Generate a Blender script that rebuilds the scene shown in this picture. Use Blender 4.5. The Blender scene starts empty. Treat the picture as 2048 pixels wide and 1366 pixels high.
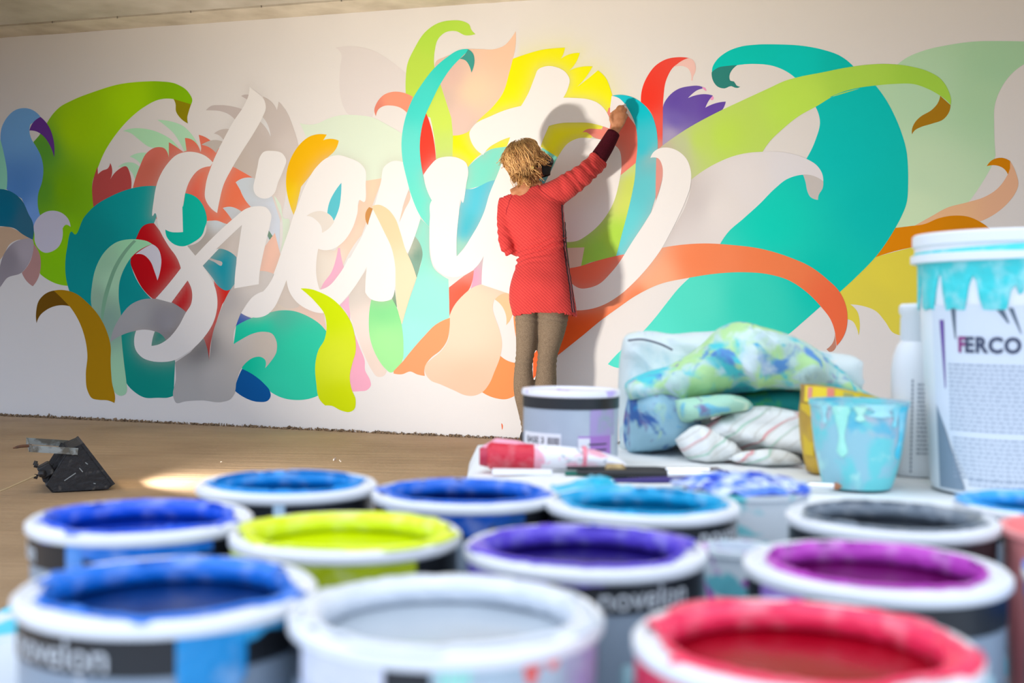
import bpy, bmesh, math, random
import numpy as np
from mathutils import Vector, Matrix, noise as mnoise
from mathutils.geometry import delaunay_2d_cdt
from mathutils.bvhtree import BVHTree
PI = math.pi
random.seed(7); rng = np.random.default_rng(11)
SC = bpy.context.scene; COL = SC.collection

# ---------------------------------------------------------------- camera
cam = bpy.data.cameras.new('camera'); co = bpy.data.objects.new('camera', cam); COL.objects.link(co)
cam.sensor_width = 36; cam.lens = 2300/2048*36; cam.clip_start = .02; cam.clip_end = 200
pit, rol = math.radians(1.1), math.radians(.8)
cf = Vector((0, math.cos(pit), -math.sin(pit))); up0 = Vector((0, math.sin(pit), math.cos(pit))); r0 = Vector((1, 0, 0))
rt = math.cos(rol)*r0+math.sin(rol)*up0; up = -math.sin(rol)*r0+math.cos(rol)*up0
co.matrix_world = Matrix(((rt.x, up.x, -cf.x, 0), (rt.y, up.y, -cf.y, 0), (rt.z, up.z, -cf.z, .695), (0, 0, 0, 1)))
cam.dof.use_dof = True; cam.dof.focus_distance = 6.4; cam.dof.aperture_fstop = 8.0; cam.dof.aperture_blades = 7
SC.camera = co
# ---------------------------------------------------------------- light and exposure
w = bpy.data.worlds.new('sky'); SC.world = w; w.use_nodes = True
nt = w.node_tree; bg = nt.nodes['Background']
tc = nt.nodes.new('ShaderNodeTexCoord'); sx = nt.nodes.new('ShaderNodeSeparateXYZ'); rp = nt.nodes.new('ShaderNodeValToRGB')
nt.links.new(tc.outputs['Generated'], sx.inputs[0]); zr = nt.nodes.new('ShaderNodeMapRange'); zr.inputs[1].default_value = -1; nt.links.new(sx.outputs['Z'], zr.inputs[0]); nt.links.new(zr.outputs[0], rp.inputs[0]); nt.links.new(rp.outputs[0], bg.inputs[0])
e = rp.color_ramp.elements          # ground, hazy horizon, brighter overcast zenith
e[0].position = .49; e[0].color = (.10, .10, .10, 1); e[1].position = 1; e[1].color = (.93, .96, 1, 1)
x = e.new(.505); x.color = (.46, .58, .80, 1)
bg.inputs[1].default_value = 2.2
SC.view_settings.view_transform = 'Standard'; SC.view_settings.look = 'None'
SC.view_settings.exposure = 0.0; SC.view_settings.gamma = 1; SC.view_settings.use_curve_mapping = False

# ---------------------------------------------------------------- helpers
def link(o, parent=None):
    COL.objects.link(o)
    if parent: o.parent = parent
    return o
def tag(o, label=None, cat=None, group=None, kind=None):
    if label: o['label'] = label
    if cat: o['category'] = cat
    if group: o['group'] = group
    if kind: o['kind'] = kind
    return o
def thing(name, loc=(0, 0, 0), rz=0, label=None, cat=None, group=None):
    o = bpy.data.objects.new(name, None); o.location = loc; o.rotation_euler = (0, 0, rz); link(o)
    o.empty_display_size = .05
    return tag(o, label, cat, group)
def me_obj(name, verts, faces, mat=None, parent=None, smooth=True, colors=None):
    me = bpy.data.meshes.new(name)
    me.from_pydata([tuple(map(float, v)) for v in verts], [], [tuple(int(i) for i in f) for f in faces])
    me.update()
    if smooth: me.polygons.foreach_set('use_smooth', [True]*len(me.polygons))
    if mat: me.materials.append(mat)
    if colors is not None:
        a = me.color_attributes.new('paint', 'FLOAT_COLOR', 'POINT')
        a.data.foreach_set('color', np.concatenate([colors, np.ones((len(colors), 1))], 1).astype(np.float32).ravel())
    return link(bpy.data.objects.new(name, me), parent)
def autosmooth(o, deg=35):
    me = o.data; bm = bmesh.new(); bm.from_mesh(me)
    for e in bm.edges:
        e.smooth = not (len(e.link_faces) == 2 and e.calc_face_angle(0) > math.radians(deg))
    bm.to_mesh(me); bm.free(); return o
class MB:
    def __init__(s): s.v = []; s.f = []
    def add(s, v, f):
        n = len(s.v); s.v += [tuple(x) for x in v]; s.f += [tuple(i+n for i in q) for q in f]; return s
    def box(s, c, d, R=None):
        q = []
        for z in (-1, 1):
            for y in (-1, 1):
                for x in (-1, 1):
                    p = Vector((x*d[0]/2, y*d[1]/2, z*d[2]/2))
                    if R: p = R @ p
                    q.append(p+Vector(c))
        return s.add(q, [(0, 2, 3, 1), (4, 5, 7, 6), (0, 1, 5, 4), (2, 6, 7, 3), (0, 4, 6, 2), (1, 3, 7, 5)])
    def lathe(s, prof, n=64, c=(0, 0, 0), closed=False):
        v = []; f = []
        for k in range(n):
            a = 2*PI*k/n; v += [(c[0]+r*math.cos(a), c[1]+r*math.sin(a), c[2]+z) for r, z in prof]
        m = len(prof)
        for k in range(n):
            k2 = (k+1) % n
            for i in range(m-1 if not closed else m):
                j = (i+1) % m
                f.append((k*m+i, k2*m+i, k2*m+j, k*m+j))
        return s.add(v, f)
    def tube(s, P, R, n=12, cap=True, R2=None, upv=(0, 0, 1)):
        P = [Vector(p) for p in P]
        if not hasattr(R, '__len__'): R = [R]*len(P)
        if R2 is None: R2 = R
        elif not hasattr(R2, '__len__'): R2 = [R2]*len(P)
        v = []; f = []; nrm = None
        for i, p in enumerate(P):
            t = (P[min(i+1, len(P)-1)]-P[max(i-1, 0)]).normalized()
            if nrm is None:
                a = Vector(upv); nrm = (a-t*a.dot(t))
                if nrm.length < 1e-4: nrm = Vector((1, 0, .01)); nrm -= t*nrm.dot(t)
            else: nrm = nrm-t*nrm.dot(t)
            nrm.normalize(); b = t.cross(nrm)
            for k in range(n):
                an = 2*PI*k/n; v.append(p+nrm*(R[i]*math.cos(an))+b*(R2[i]*math.sin(an)))
        for i in range(len(P)-1):
            for k in range(n):
                k2 = (k+1) % n; f.append((i*n+k, i*n+k2, (i+1)*n+k2, (i+1)*n+k))
        if cap: f.append(tuple(range(n))[::-1]); f.append(tuple((len(P)-1)*n+k for k in range(n)))
        return s.add(v, f)
    def build(s, name, mat, parent=None, smooth=True, deg=35):
        o = me_obj(name, s.v, s.f, mat, parent, smooth)
        return autosmooth(o, deg) if smooth else o
def spline(P, n=6):
    P = [np.array(p, float) for p in P]; out = []
    for i in range(len(P)-1):
        a = P[max(i-1, 0)]; b = P[i]; c = P[i+1]; d = P[min(i+2, len(P)-1)]
        for k in range(n):
            t = k/n; out.append(.5*((2*b)+(c-a)*t+(2*a-5*b+4*c-d)*t*t+(3*b-a-3*c+d)*t**3))
    out.append(P[-1]); return out
# ---- materials
def N(nt, t, **kw):
    n = nt.nodes.new(t)
    for k, v in kw.items(): setattr(n, k, v)
    return n
def mat(name, col=(.8, .8, .8), rough=.5, metal=0, spec=.5, attr=False, noise=None, bump=0, bscale=60, coat=0, sss=0):
    m = bpy.data.materials.new(name); m.use_nodes = True; t = m.node_tree; b = t.nodes['Principled BSDF']
    b.inputs['Roughness'].default_value = rough; b.inputs['Metallic'].default_value = metal
    b.inputs['Specular IOR Level'].default_value = spec; b.inputs['Base Color'].default_value = (*col, 1)
    if coat: b.inputs['Coat Weight'].default_value = coat; b.inputs['Coat Roughness'].default_value = .08
    if sss: b.inputs['Subsurface Weight'].default_value = sss; b.inputs['Subsurface Radius'].default_value = (.01, .004, .002)
    src = None
    tcn = N(t, 'ShaderNodeTexCoord')
    if attr:
        a = N(t, 'ShaderNodeAttribute'); a.attribute_name = 'paint'; src = a.outputs['Color']
    if noise:   # (scale, colour2, lo, hi, detail)
        sc, c2, lo, hi = noise[:4]
        n = N(t, 'ShaderNodeTexNoise'); n.inputs['Scale'].default_value = sc; n.inputs['Detail'].default_value = noise[4] if len(noise) > 4 else 4
        t.links.new(tcn.outputs['Object'], n.inputs['Vector'])
        mr = N(t, 'ShaderNodeMapRange'); mr.inputs[1].default_value = lo; mr.inputs[2].default_value = hi
        t.links.new(n.outputs[0], mr.inputs[0])
        mx = N(t, 'ShaderNodeMix', data_type='RGBA'); t.links.new(mr.outputs[0], mx.inputs[0])
        if src: t.links.new(src, mx.inputs[6])
        else: mx.inputs[6].default_value = (*col, 1)
        mx.inputs[7].default_value = (*c2, 1); src = mx.outputs[2]
    if src: t.links.new(src, b.inputs['Base Color'])
    if bump:
        n = N(t, 'ShaderNodeTexNoise'); n.inputs['Scale'].default_value = bscale; n.inputs['Detail'].default_value = 5
        t.links.new(tcn.outputs['Object'], n.inputs['Vector'])
        bp = N(t, 'ShaderNodeBump'); bp.inputs['Strength'].default_value = bump; bp.inputs['Distance'].default_value = .01
        t.links.new(n.outputs[0], bp.inputs['Height']); t.links.new(bp.outputs[0], b.inputs['Normal'])
    return m
def hexlin(h):
    c = np.array([int(h[i:i+2], 16) for i in (0, 2, 4)])/255.
    return tuple(float(v) for v in np.where(c <= .04045, c/12.92, ((c+.055)/1.055)**2.4))

# ================================================================ SETTING
WA = np.array([-3.44065, 7.73249]); WU = np.array([.955366, -.295426]); WN = np.array([-.295426, -.955366])   # wall foot line, direction, normal
WH = 2.535
def wall_pt(u, z, off=0.0):
    p = WA+WU*u+WN*off; return (p[0], p[1], z)
MU = mat('mural_paint', rough=.75, spec=.06, attr=True, bump=.05, bscale=220)
CONC = mat('ceiling_concrete', hexlin('cdc6b8'), .85, noise=(3, hexlin('aca493'), .35, .75), bump=.35, bscale=18)
CONC2 = mat('ceiling_strip_concrete', hexlin('d6ccb8'), .85, noise=(5, hexlin('b8ad98'), .35, .75), bump=.4, bscale=25)
DARK = mat('joint_shadow_gap', (.05, .045, .045), .9)
FLOOR = mat('floor_screed', hexlin('bda282'), .72, noise=(2.2, hexlin('a68c6e'), .3, .75, 8), bump=.12, bscale=30)

# floor: brushed screed with a slightly uneven surface
def grid(x0, x1, y0, y1, nx, ny, zf):
    v = [(x, y, zf(x, y)) for y in np.linspace(y0, y1, ny) for x in np.linspace(x0, x1, nx)]
    f = [(j*nx+i, j*nx+i+1, (j+1)*nx+i+1, (j+1)*nx+i) for j in range(ny-1) for i in range(nx-1)]
    return v, f
v, f = grid(-8, 9, -7, 10.2, 40, 40, lambda x, y: 0)
tag(me_obj('floor', v, f, FLOOR), kind='structure')
t = FLOOR.node_tree; b = t.nodes['Principled BSDF']      # long brush marks in the screed
wv = N(t, 'ShaderNodeTexNoise'); wv.inputs['Scale'].default_value = 1; wv.inputs['Detail'].default_value = 6
mp = N(t, 'ShaderNodeMapping'); mp.inputs['Scale'].default_value = (1.5, 14, 1); mp.inputs['Rotation'].default_value = (0, 0, .35)
tcn = N(t, 'ShaderNodeTexCoord'); t.links.new(tcn.outputs['Object'], mp.inputs[0]); t.links.new(mp.outputs[0], wv.inputs['Vector'])
bp = N(t, 'ShaderNodeBump'); bp.inputs['Strength'].default_value = .35; bp.inputs['Distance'].default_value = .02
t.links.new(wv.outputs[0], bp.inputs['Height'])
old = b.inputs['Normal'].links[0].from_socket; t.links.new(old, bp.inputs['Normal']); t.links.new(bp.outputs[0], b.inputs['Normal'])

MURAL = [
('painted_leaf',1,[-8,1851,1,23,1749,0,47,1636,0,45,1518,1,-93,1521,1,-95,1854,1],[(-0.01,1.68,0.307,0.771,0.573)],'pale mint leaf sliver at the left edge'),
('painted_leaf',1,[365,1950,1,458,2046,0,563,2091,0,731,2139,0,911,2177,0,1100,2187,0,1225,2182,0,1349,2159,0,1436,2102,0,1463,2047,0,1455,2027,1,1326,2066,1,1227,2068,0,1102,2020,0,989,1943,0,888,1844,0,812,1743,0,761,1640,0,723,1554,0,721,1477,0,735,1389,1,789,1369,1,792,1106,1,742,909,1,559,875,1,440,891,0,319,952,1,265,1108,0,196,1333,1,261,1653,1,259,1829,1,302,1868,1],[(0.97,2.08,0.431,0.814,0.004),(1.34,2.12,0.271,0.601,0.004),(0.58,1.9,0.405,0.735,0.004),(0.51,1.51,0.227,0.529,0.004),(0.35,1.77,0.121,0.409,0.045),(0.33,1.51,0.133,0.418,0.029),(0.47,1.18,0.289,0.695,0.004),(0.66,1.93,0.394,0.732,0.004)],'wide green curling leaf'),
('painted_underside',1,[1326,2066,1,1455,2027,1,1439,1985,0,1428,1943,0,1434,1907,1,1376,1945,0,1345,1988,0,1341,2037,0],[(1.39,1.98,0.308,0.275,0.004)],'olive turned-over leaf tip'),
('painted_petal',1,[-8,1268,0,46,1269,0,115,1250,0,183,1215,0,257,1180,1,156,1182,1,75,1154,0,20,1076,0,-89,974,1,-91,1269,1],[(0.04,1.16,0.643,0.456,0.307)],None),
('painted_petal',2,[257,1181,0,264,1120,0,231,1030,0,171,963,0,49,923,0,-6,863,0,-88,815,1,-89,997,1,-7,997,1,34,1098,0,102,1160,0,183,1185,0],[(0.07,1.05,0.315,0.287,0.324),(0.2,1.11,0.484,0.44,0.496)],None),
('painted_petal',2,[264,1153,1,312,1086,0,323,1008,0,309,941,0,260,871,1,198,918,0,171,961,1,238,1036,0],[(0.26,1.01,0.529,0.295,0.277)],None),
('painted_leaf',2,[-8,1851,1,1,1930,0,42,1996,0,109,2044,0,204,2053,0,265,2032,0,314,1991,1,232,1944,1,225,1905,0,239,1854,0,280,1797,0,320,1729,0,338,1651,0,328,1562,0,299,1485,0,296,1407,0,321,1329,1,284,1251,1,257,1276,1,236,1318,1,168,1454,1,45,1518,1,47,1636,0,23,1749,0],[(0.15,1.94,0.198,0.478,0.892),(0.15,1.51,0.103,0.297,0.71),(0.25,1.34,0.194,0.413,0.894)],'blue curling leaf'),
('painted_underside',3,[314,1991,1,379,1927,0,417,1837,0,423,1721,1,393,1794,0,342,1860,0,286,1895,0,225,1905,1,252,1954,0],[(0.35,1.87,0.15,0.046,0.328)],'violet turned-over leaf tip'),
('painted_leaf',3,[-93,1538,1,-10,1522,1,72,1506,0,168,1443,0,229,1341,0,250,1310,0,257,1181,1,169,1221,0,115,1255,0,33,1270,0,-91,1269,1],[(0.03,1.38,0.004,0.178,0.305),(0.21,1.31,0.041,0.171,0.273)],'dark teal leaf'),
('painted_leaf',1,[952,1876,1,1002,1888,0,1116,1885,0,1241,1848,0,1328,1797,0,1372,1748,1,1329,1669,1,1307,1680,1,1242,1746,0,1142,1771,0,1066,1822,0,1009,1861,0],[(1.17,1.81,0.484,0.884,0.554)],'mint leaf spike'),
('painted_leaf',1,[1209,1938,1,1302,1926,0,1401,1890,0,1463,1835,0,1527,1722,1,1415,1720,1,1384,1774,0,1328,1850,0,1265,1901,0],[(1.37,1.84,0.496,0.855,0.577)],None),
('painted_leaf',1,[1004,1710,1,1042,1725,0,1149,1727,1,1093,1654,1,1055,1687,0],[(1.07,1.71,0.501,0.876,0.597)],None),
('painted_leaf',1,[915,1645,1,966,1670,0,1042,1666,0,1099,1621,1,1043,1563,1,1017,1612,0,966,1641,0],[(1.01,1.64,0.486,0.829,0.577)],None),
('painted_flame',2,[761,1651,1,764,1602,1,800,1626,0,839,1638,0,858,1673,1,873,1627,0,859,1567,1,916,1626,0,979,1648,0,1011,1591,0,1016,1493,1,841,1398,1,735,1378,1,724,1444,0,723,1543,0,738,1597,0],[(0.85,1.56,0.524,0.082,0.078)],'dark red flame'),
('painted_leaf',1,[2455,2328,1,2517,2332,0,2617,2322,0,2728,2285,0,2816,2230,0,2925,2145,1,2928,1985,1,2786,2031,1,2721,1943,1,2679,1834,1,2533,1931,1,2499,2003,0,2484,2106,0,2487,2207,0,2493,2288,0,2478,2311,0],[(2.65,2.15,0.755,0.72,0.716)],'barely tinted pale leaf'),
('painted_leaf',2,[2220,1881,1,2274,1869,0,2342,1874,0,2410,1900,0,2488,1917,0,2589,1915,0,2711,1894,0,2799,1850,0,2909,1786,1,2916,1606,1,2792,1513,1,2661,1511,1,2648,1603,1,2458,1638,1,2287,1745,1,2252,1819,0],[(2.57,1.79,0.719,0.84,0.693)],'pale mint leaf'),
('painted_flame',2,[1031,1512,1,1080,1643,0,1130,1728,0,1204,1764,0,1264,1754,0,1296,1696,1,1295,1793,1,1341,1767,0,1400,1729,1,1425,1735,1,1412,1816,1,1451,1809,0,1494,1781,0,1527,1722,1,1531,1748,1,1512,1833,1,1554,1819,0,1603,1790,0,1670,1733,0,1742,1652,1,1764,1622,1,1835,1597,0,1913,1551,1,1848,1548,0,1800,1530,1,1813,1477,0,1849,1414,0,1891,1369,1,1814,1339,1,1779,1278,1,1726,1260,1,1647,1288,0,1575,1288,1,1453,1295,1,1419,1357,1,1209,1306,1,1031,1504,1],[(1.16,1.65,0.642,0.155,0.107),(1.12,1.72,0.741,0.189,0.143),(1.63,1.61,0.9,0.204,0.109),(1.74,1.42,0.9,0.201,0.095),(1.45,1.42,0.867,0.148,0.095),(1.52,1.8,0.834,0.191,0.117)],'salmon red flame'),
('painted_leaf',3,[1779,1528,1,1824,1550,0,1895,1554,0,1966,1537,1,2060,1452,1,2084,1399,1,2091,1308,1,2090,1082,1,2052,1132,1,1957,1226,1,1815,1259,1,1909,1360,1,1849,1414,0,1813,1477,0],[(1.81,1.51,0.625,0.706,0.763),(2.02,1.26,0.672,0.753,0.86)],'light blue grey leaf'),
('painted_leaf',3,[1689,1369,1,1742,1376,0,1802,1357,0,1840,1332,1,1767,1278,1,1725,1332,0],[(1.76,1.34,0.61,0.671,0.722)],None),
('painted_leaf',3,[1569,1281,1,1644,1291,0,1716,1269,0,1842,1264,1,1814,1054,1,1784,1065,0,1712,1102,0,1652,1113,0,1604,1097,0,1495,1066,1,1433,1133,1,1530,1167,0,1572,1230,0],[(1.67,1.28,0.659,0.739,0.787),(1.56,1.17,0.45,0.423,0.39),(1.71,1.14,0.623,0.561,0.513),(1.76,1.11,0.657,0.601,0.558)],None),
('painted_leaf',4,[1966,2052,1,2024,2018,0,2063,1965,1,2074,2018,1,2130,1952,0,2177,1852,0,2219,1725,1,2162,1605,0,2130,1450,0,2097,1275,1,2037,1431,1,1930,1538,1,1752,1631,1,1821,1823,1,1949,1933,1],[(2.02,1.88,0.607,0.554,0.528),(2.12,1.72,0.664,0.609,0.58),(1.81,1.63,0.59,0.52,0.466),(1.95,1.76,0.581,0.524,0.489),(2.09,1.41,0.774,0.71,0.664)],'taupe leaf'),
('painted_leaf',5,[1955,1935,1,1991,1895,0,2011,1853,0,2021,1804,1,1997,1848,0,1947,1900,1],[(1.99,1.87,0.754,0.767,0.776)],None),
('painted_leaf',1,[1562,1985,1,1592,2008,0,1664,2013,0,1748,2002,0,1834,1977,1,1779,1908,1,1736,1947,0,1664,1976,0,1604,1983,0],[(1.69,1.98,0.593,0.535,0.52)],None),
('painted_leaf',1,[1621,1837,1,1654,1855,0,1743,1858,1,1690,1794,1,1660,1823,0],[(1.68,1.84,0.608,0.544,0.511)],None),
('painted_leaf',1,[1812,2064,1,1836,2071,0,1868,2069,1,1860,2037,1],[(1.84,2.06,0.575,0.517,0.514)],None),
('painted_leaf',3,[1531,1769,1,1564,1784,0,1606,1795,0,1684,1785,1,1637,1715,1,1588,1752,0],[(1.6,1.77,0.568,0.52,0.475)],None),
('painted_leaf',5,[2048,1441,1,2093,1384,0,2126,1295,0,2143,1297,0,2150,1194,0,2122,1100,1,2096,1095,1,2112,1204,0,2102,1308,0,2084,1347,0],[(2.11,1.27,0.708,0.851,0.695)],None),
('painted_leaf',4,[1550,1007,1,1604,1071,0,1664,1113,0,1724,1102,0,1790,1060,1,1788,912,1,1768,870,0,1721,851,0,1667,875,0,1618,933,0],[(1.69,1.01,0.004,0.317,0.418),(1.64,1.09,0.077,0.346,0.38)],'deep aqua leaf'),
('painted_drip',5,[1578,1060,1,1641,1044,0,1691,1023,0,1687,1010,0,1629,1032,0,1587,1048,1],[(1.64,1.04,0.536,0.499,0.49)],None),
('painted_leaf',4,[2010,1231,1,2045,1184,0,2075,1134,0,2091,1078,1,2046,1132,0,2004,1195,1],[(2.05,1.15,0.113,0.29,0.206)],None),
('painted_blush',5,[1976,1111,1,2057,1210,1,2097,1075,1,2054,955,1,1948,965,1],[(2.03,1.07,0.9,0.567,0.446)],None),
('painted_blush',1,[2004,694,1,2073,788,1,2148,831,1,2396,721,1,2416,608,1,2288,697,0,2196,727,0,2103,731,0],[(2.1,0.73,0.687,0.608,0.522),(2.3,0.7,0.79,0.584,0.497)],None),
('painted_blush',2,[2141,924,1,2165,841,0,2230,759,0,2149,745,0,2067,788,1,2113,861,0],[(2.15,0.82,0.657,0.59,0.532)],None),
('painted_blush',3,[2658,1516,1,2776,1531,1,2707,1359,1,2642,1190,1,2577,1109,0,2511,976,1,2368,860,1,2344,935,0,2341,1017,0,2351,1110,1,2465,1099,1,2575,1221,1],[(2.71,1.49,0.9,0.653,0.466),(2.63,1.19,0.9,0.655,0.519),(2.4,1.01,0.789,0.731,0.646),(2.68,1.28,0.9,0.61,0.458)],'pale peach airbrushed area'),
('painted_petal',4,[2487,1114,1,2500,1114,1,2510,1058,0,2531,988,1,2467,904,0,2411,863,0,2371,859,1,2388,894,0,2444,966,0,2471,1037,0],[(2.46,0.97,0.871,0.44,0.614)],'rose pink sliver'),
('painted_leaf',5,[2403,1803,1,2381,1771,1,2434,1777,0,2484,1764,1,2468,1719,0,2424,1675,1,2334,1600,1,2233,1490,1,2189,1310,1,2153,1398,0,2131,1502,0,2139,1605,0,2173,1687,0,2230,1758,0,2286,1795,0,2343,1808,0],[(2.19,1.62,0.9,0.496,0.004),(2.36,1.77,0.9,0.496,0.004),(2.14,1.41,0.9,0.616,0.004)],'golden yellow leaf'),
('painted_flame',1,[1190,1279,1,1146,1280,0,1090,1251,0,1053,1181,0,1022,1105,1,1016,1029,0,1049,953,0,1113,856,0,1195,789,1,1301,771,1,1431,710,1,1467,762,0,1473,847,0,1441,913,1,1398,997,1,1297,1158,1],[(1.22,0.98,0.562,0.004,0.01)],'crimson flame'),
('painted_flame',1,[1630,914,1,1667,875,0,1721,851,0,1768,870,1,1692,764,1,1645,636,0,1616,540,0,1602,405,1,1592,465,0,1558,552,1,1656,742,1],[(1.64,0.79,0.684,0.011,0.004),(1.59,0.47,0.443,0.064,0.058)],'red flame'),
('painted_leaf',3,[1207,1516,1,1107,1517,0,993,1499,0,866,1458,0,738,1394,0,660,1324,0,583,1215,0,569,1229,0,528,1118,0,516,1019,0,522,930,0,553,833,1,730,733,1,924,669,1,1195,781,1,1125,840,0,1049,942,0,1016,1029,1,1022,1073,1,1059,1186,0,1109,1262,0,1190,1279,1,1209,1320,1],[(0.78,1.17,0.004,0.325,0.333),(0.97,1.43,0.004,0.373,0.383),(0.67,0.91,0.004,0.335,0.341),(1.16,1.36,0.004,0.393,0.38)],'large teal leaf behind the first letter'),
('painted_leaf',1,[948,582,1,965,397,0,991,250,0,1055,192,0,1125,160,0,1232,161,0,1307,165,0,1346,178,1,1349,288,0,1354,395,1,1302,674,1,1114,726,1],[(1.09,0.24,0.004,0.297,0.246),(1.24,0.53,0.013,0.328,0.263),(1.02,0.62,0.004,0.354,0.289)],'teal leaf base'),
('painted_leaf',4,[1179,1145,1,1110,1121,0,1041,1078,0,978,1002,0,937,909,0,930,800,0,949,680,0,953,550,0,971,397,0,994,245,0,998,207,0,986,177,0,947,164,0,909,182,0,883,231,0,862,395,0,808,635,0,727,733,0,726,887,0,760,1008,0,824,1101,0,907,1158,0,996,1177,0,1084,1175,0,1141,1164,0],[(1.05,1.14,0.384,0.814,0.49),(0.8,1.04,0.377,0.695,0.464),(0.77,0.78,0.336,0.541,0.4),(0.88,0.91,0.45,0.784,0.526),(0.94,0.3,0.399,0.716,0.466),(0.84,0.65,0.268,0.452,0.37)],'pale green leaf'),
('painted_fold',5,[1040,1172,1,1059,1165,1,971,1073,0,908,975,0,864,865,0,827,734,0,811,644,1,795,668,1,807,777,0,845,898,0,895,1008,0,958,1095,0],[(0.89,0.93,0.232,0.483,0.313)],'darker fold line'),
('painted_petal',2,[1179,1145,1,1223,1115,0,1246,1050,0,1239,975,0,1219,913,1,1199,964,0,1161,1040,0,1111,1078,0,1054,1081,1,1110,1116,0],[(1.18,1.05,0.705,0.708,0.803)],'whitish curled petal'),
('painted_petal',3,[270,1220,0,263,1265,0,303,1331,0,370,1366,0,436,1369,0,503,1345,0,542,1306,0,556,1262,1,516,1276,0,493,1252,1,491,1185,0,465,1135,0,412,1102,0,352,1094,0,305,1119,0,275,1164,0],[(0.41,1.24,0.656,0.654,0.786)],'whitish petal'),
('painted_leaf',5,[427,843,1,506,847,0,599,825,0,691,765,0,782,678,0,841,581,0,872,482,0,872,395,0,883,253,0,907,133,0,903,116,1,851,131,0,787,132,0,728,143,0,695,192,0,682,291,0,693,424,0,673,534,0,626,643,0,553,740,1,480,802,1],[(0.73,0.48,0.463,0.246,0.004)],'ochre arching leaf'),
('painted_underside',1,[427,843,1,354,818,0,307,773,0,288,706,0,291,625,1,315,673,0,375,718,0,454,744,0,557,740,1,494,791,0],[(0.39,0.74,0.186,0.088,0.004)],'dark brown turned-over leaf tip'),
('painted_leaf',5,[868,510,1,886,581,0,937,669,0,1025,758,0,1113,791,0,1201,795,0,1301,782,0,1375,750,0,1435,710,1,1377,611,1,1285,525,1,1253,566,0,1203,586,1,1140,596,0,1052,586,0,963,561,0,912,538,0],[(1.05,0.72,0.447,0.453,0.464),(1.31,0.63,0.346,0.344,0.38),(1.35,0.57,0.216,0.212,0.218)],'grey arching leaf'),
('painted_leaf',6,[1203,586,1,1253,566,0,1288,529,1,1241,501,1,1172,491,1,1185,543,1],[(1.23,0.54,0.018,0.304,0.242)],None),
('painted_leaf',1,[1824,712,1,1869,690,0,1916,677,1,1845,658,0,1788,626,1],[(1.85,0.67,0.031,0.116,0.464)],None),
('painted_leaf',2,[1792,630,1,1845,658,0,1904,682,0,2010,713,0,2103,731,0,2196,727,0,2288,697,0,2368,652,0,2414,608,1,2409,555,0,2370,492,0,2348,409,0,2347,327,0,2368,214,1,2305,191,0,2213,180,0,2121,190,0,2039,224,1,1956,295,0,1837,362,1,1824,470,1,1775,515,1],[(1.96,0.67,0.004,0.625,0.408),(2.24,0.49,0.031,0.615,0.402),(2.07,0.24,0.033,0.649,0.432),(1.82,0.39,0.004,0.563,0.367),(2.1,0.72,0.074,0.508,0.369)],'emerald leaf'),
('painted_leaf',3,[1837,362,1,1920,325,0,1991,275,0,2033,229,0,2039,198,0,2027,176,0,1945,160,0,1874,176,0,1784,226,1,1807,301,0],[(1.91,0.25,0.004,0.1,0.351)],'navy blue leaf'),
('painted_leaf',6,[1354,390,1,1464,457,1,1558,550,1,1592,465,0,1602,405,1,1613,497,1,1624,572,0,1666,689,0,1713,796,0,1760,870,0,1819,928,0,1878,960,0,1948,974,0,2007,970,0,2054,955,1,2020,892,0,1979,847,1,1926,829,0,1879,787,0,1821,702,0,1792,633,0,1778,596,0,1775,515,1,1835,549,0,1905,582,0,1988,597,0,2046,585,0,2076,538,0,2077,476,0,2037,412,0,1999,371,1,1999,422,0,1966,440,0,1919,435,0,1872,408,0,1825,354,1,1798,280,0,1788,216,0,1758,172,0,1698,151,0,1553,155,0,1430,145,0,1363,134,0,1344,169,0,1361,288,0],[(1.46,0.22,0.46,0.46,0.458),(1.64,0.29,0.502,0.494,0.487),(1.53,0.51,0.199,0.197,0.205),(1.78,0.64,0.582,0.553,0.525),(2.03,0.55,0.576,0.52,0.46),(1.89,0.92,0.67,0.639,0.61),(1.71,0.79,0.477,0.461,0.461)],'grey beige hooked leaf'),
('painted_petal',1,[2502,766,1,2569,831,1,2573,742,0,2571,670,1,2548,721,0],[(2.56,0.75,0.846,0.477,0.652)],None),
('painted_petal',1,[2605,589,1,2640,508,0,2672,432,0,2675,377,0,2709,316,0,2715,286,0,2687,255,0,2643,248,0,2593,244,1,2564,322,1,2591,415,1],[(2.64,0.39,0.878,0.424,0.563)],'pink leaf'),
('painted_leaf',2,[2563,828,1,2678,986,1,2674,844,1,2719,799,1,2698,702,0,2708,560,0,2751,460,0,2818,375,1,2797,344,0,2753,340,0,2719,378,0,2674,458,0,2617,589,0,2576,701,0],[(2.6,0.86,0.671,0.623,0.569),(2.67,0.65,0.837,0.729,0.668),(2.74,0.41,0.8,0.673,0.594)],'pale pink-beige leaf'),
('painted_leaf',1,[2861,876,1,2879,755,1,2845,805,1],[(2.86,0.82,0.181,0.348,0.22)],None),
('painted_leaf',3,[2711,804,1,2780,791,0,2847,807,1,2890,725,0,2913,635,0,2923,534,0,2915,433,0,2878,382,0,2840,366,0,2812,385,0,2751,460,0,2708,560,0,2696,672,0],[(2.8,0.77,0.242,0.735,0.298),(2.8,0.53,0.373,0.848,0.346)],'light green leaf'),
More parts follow.
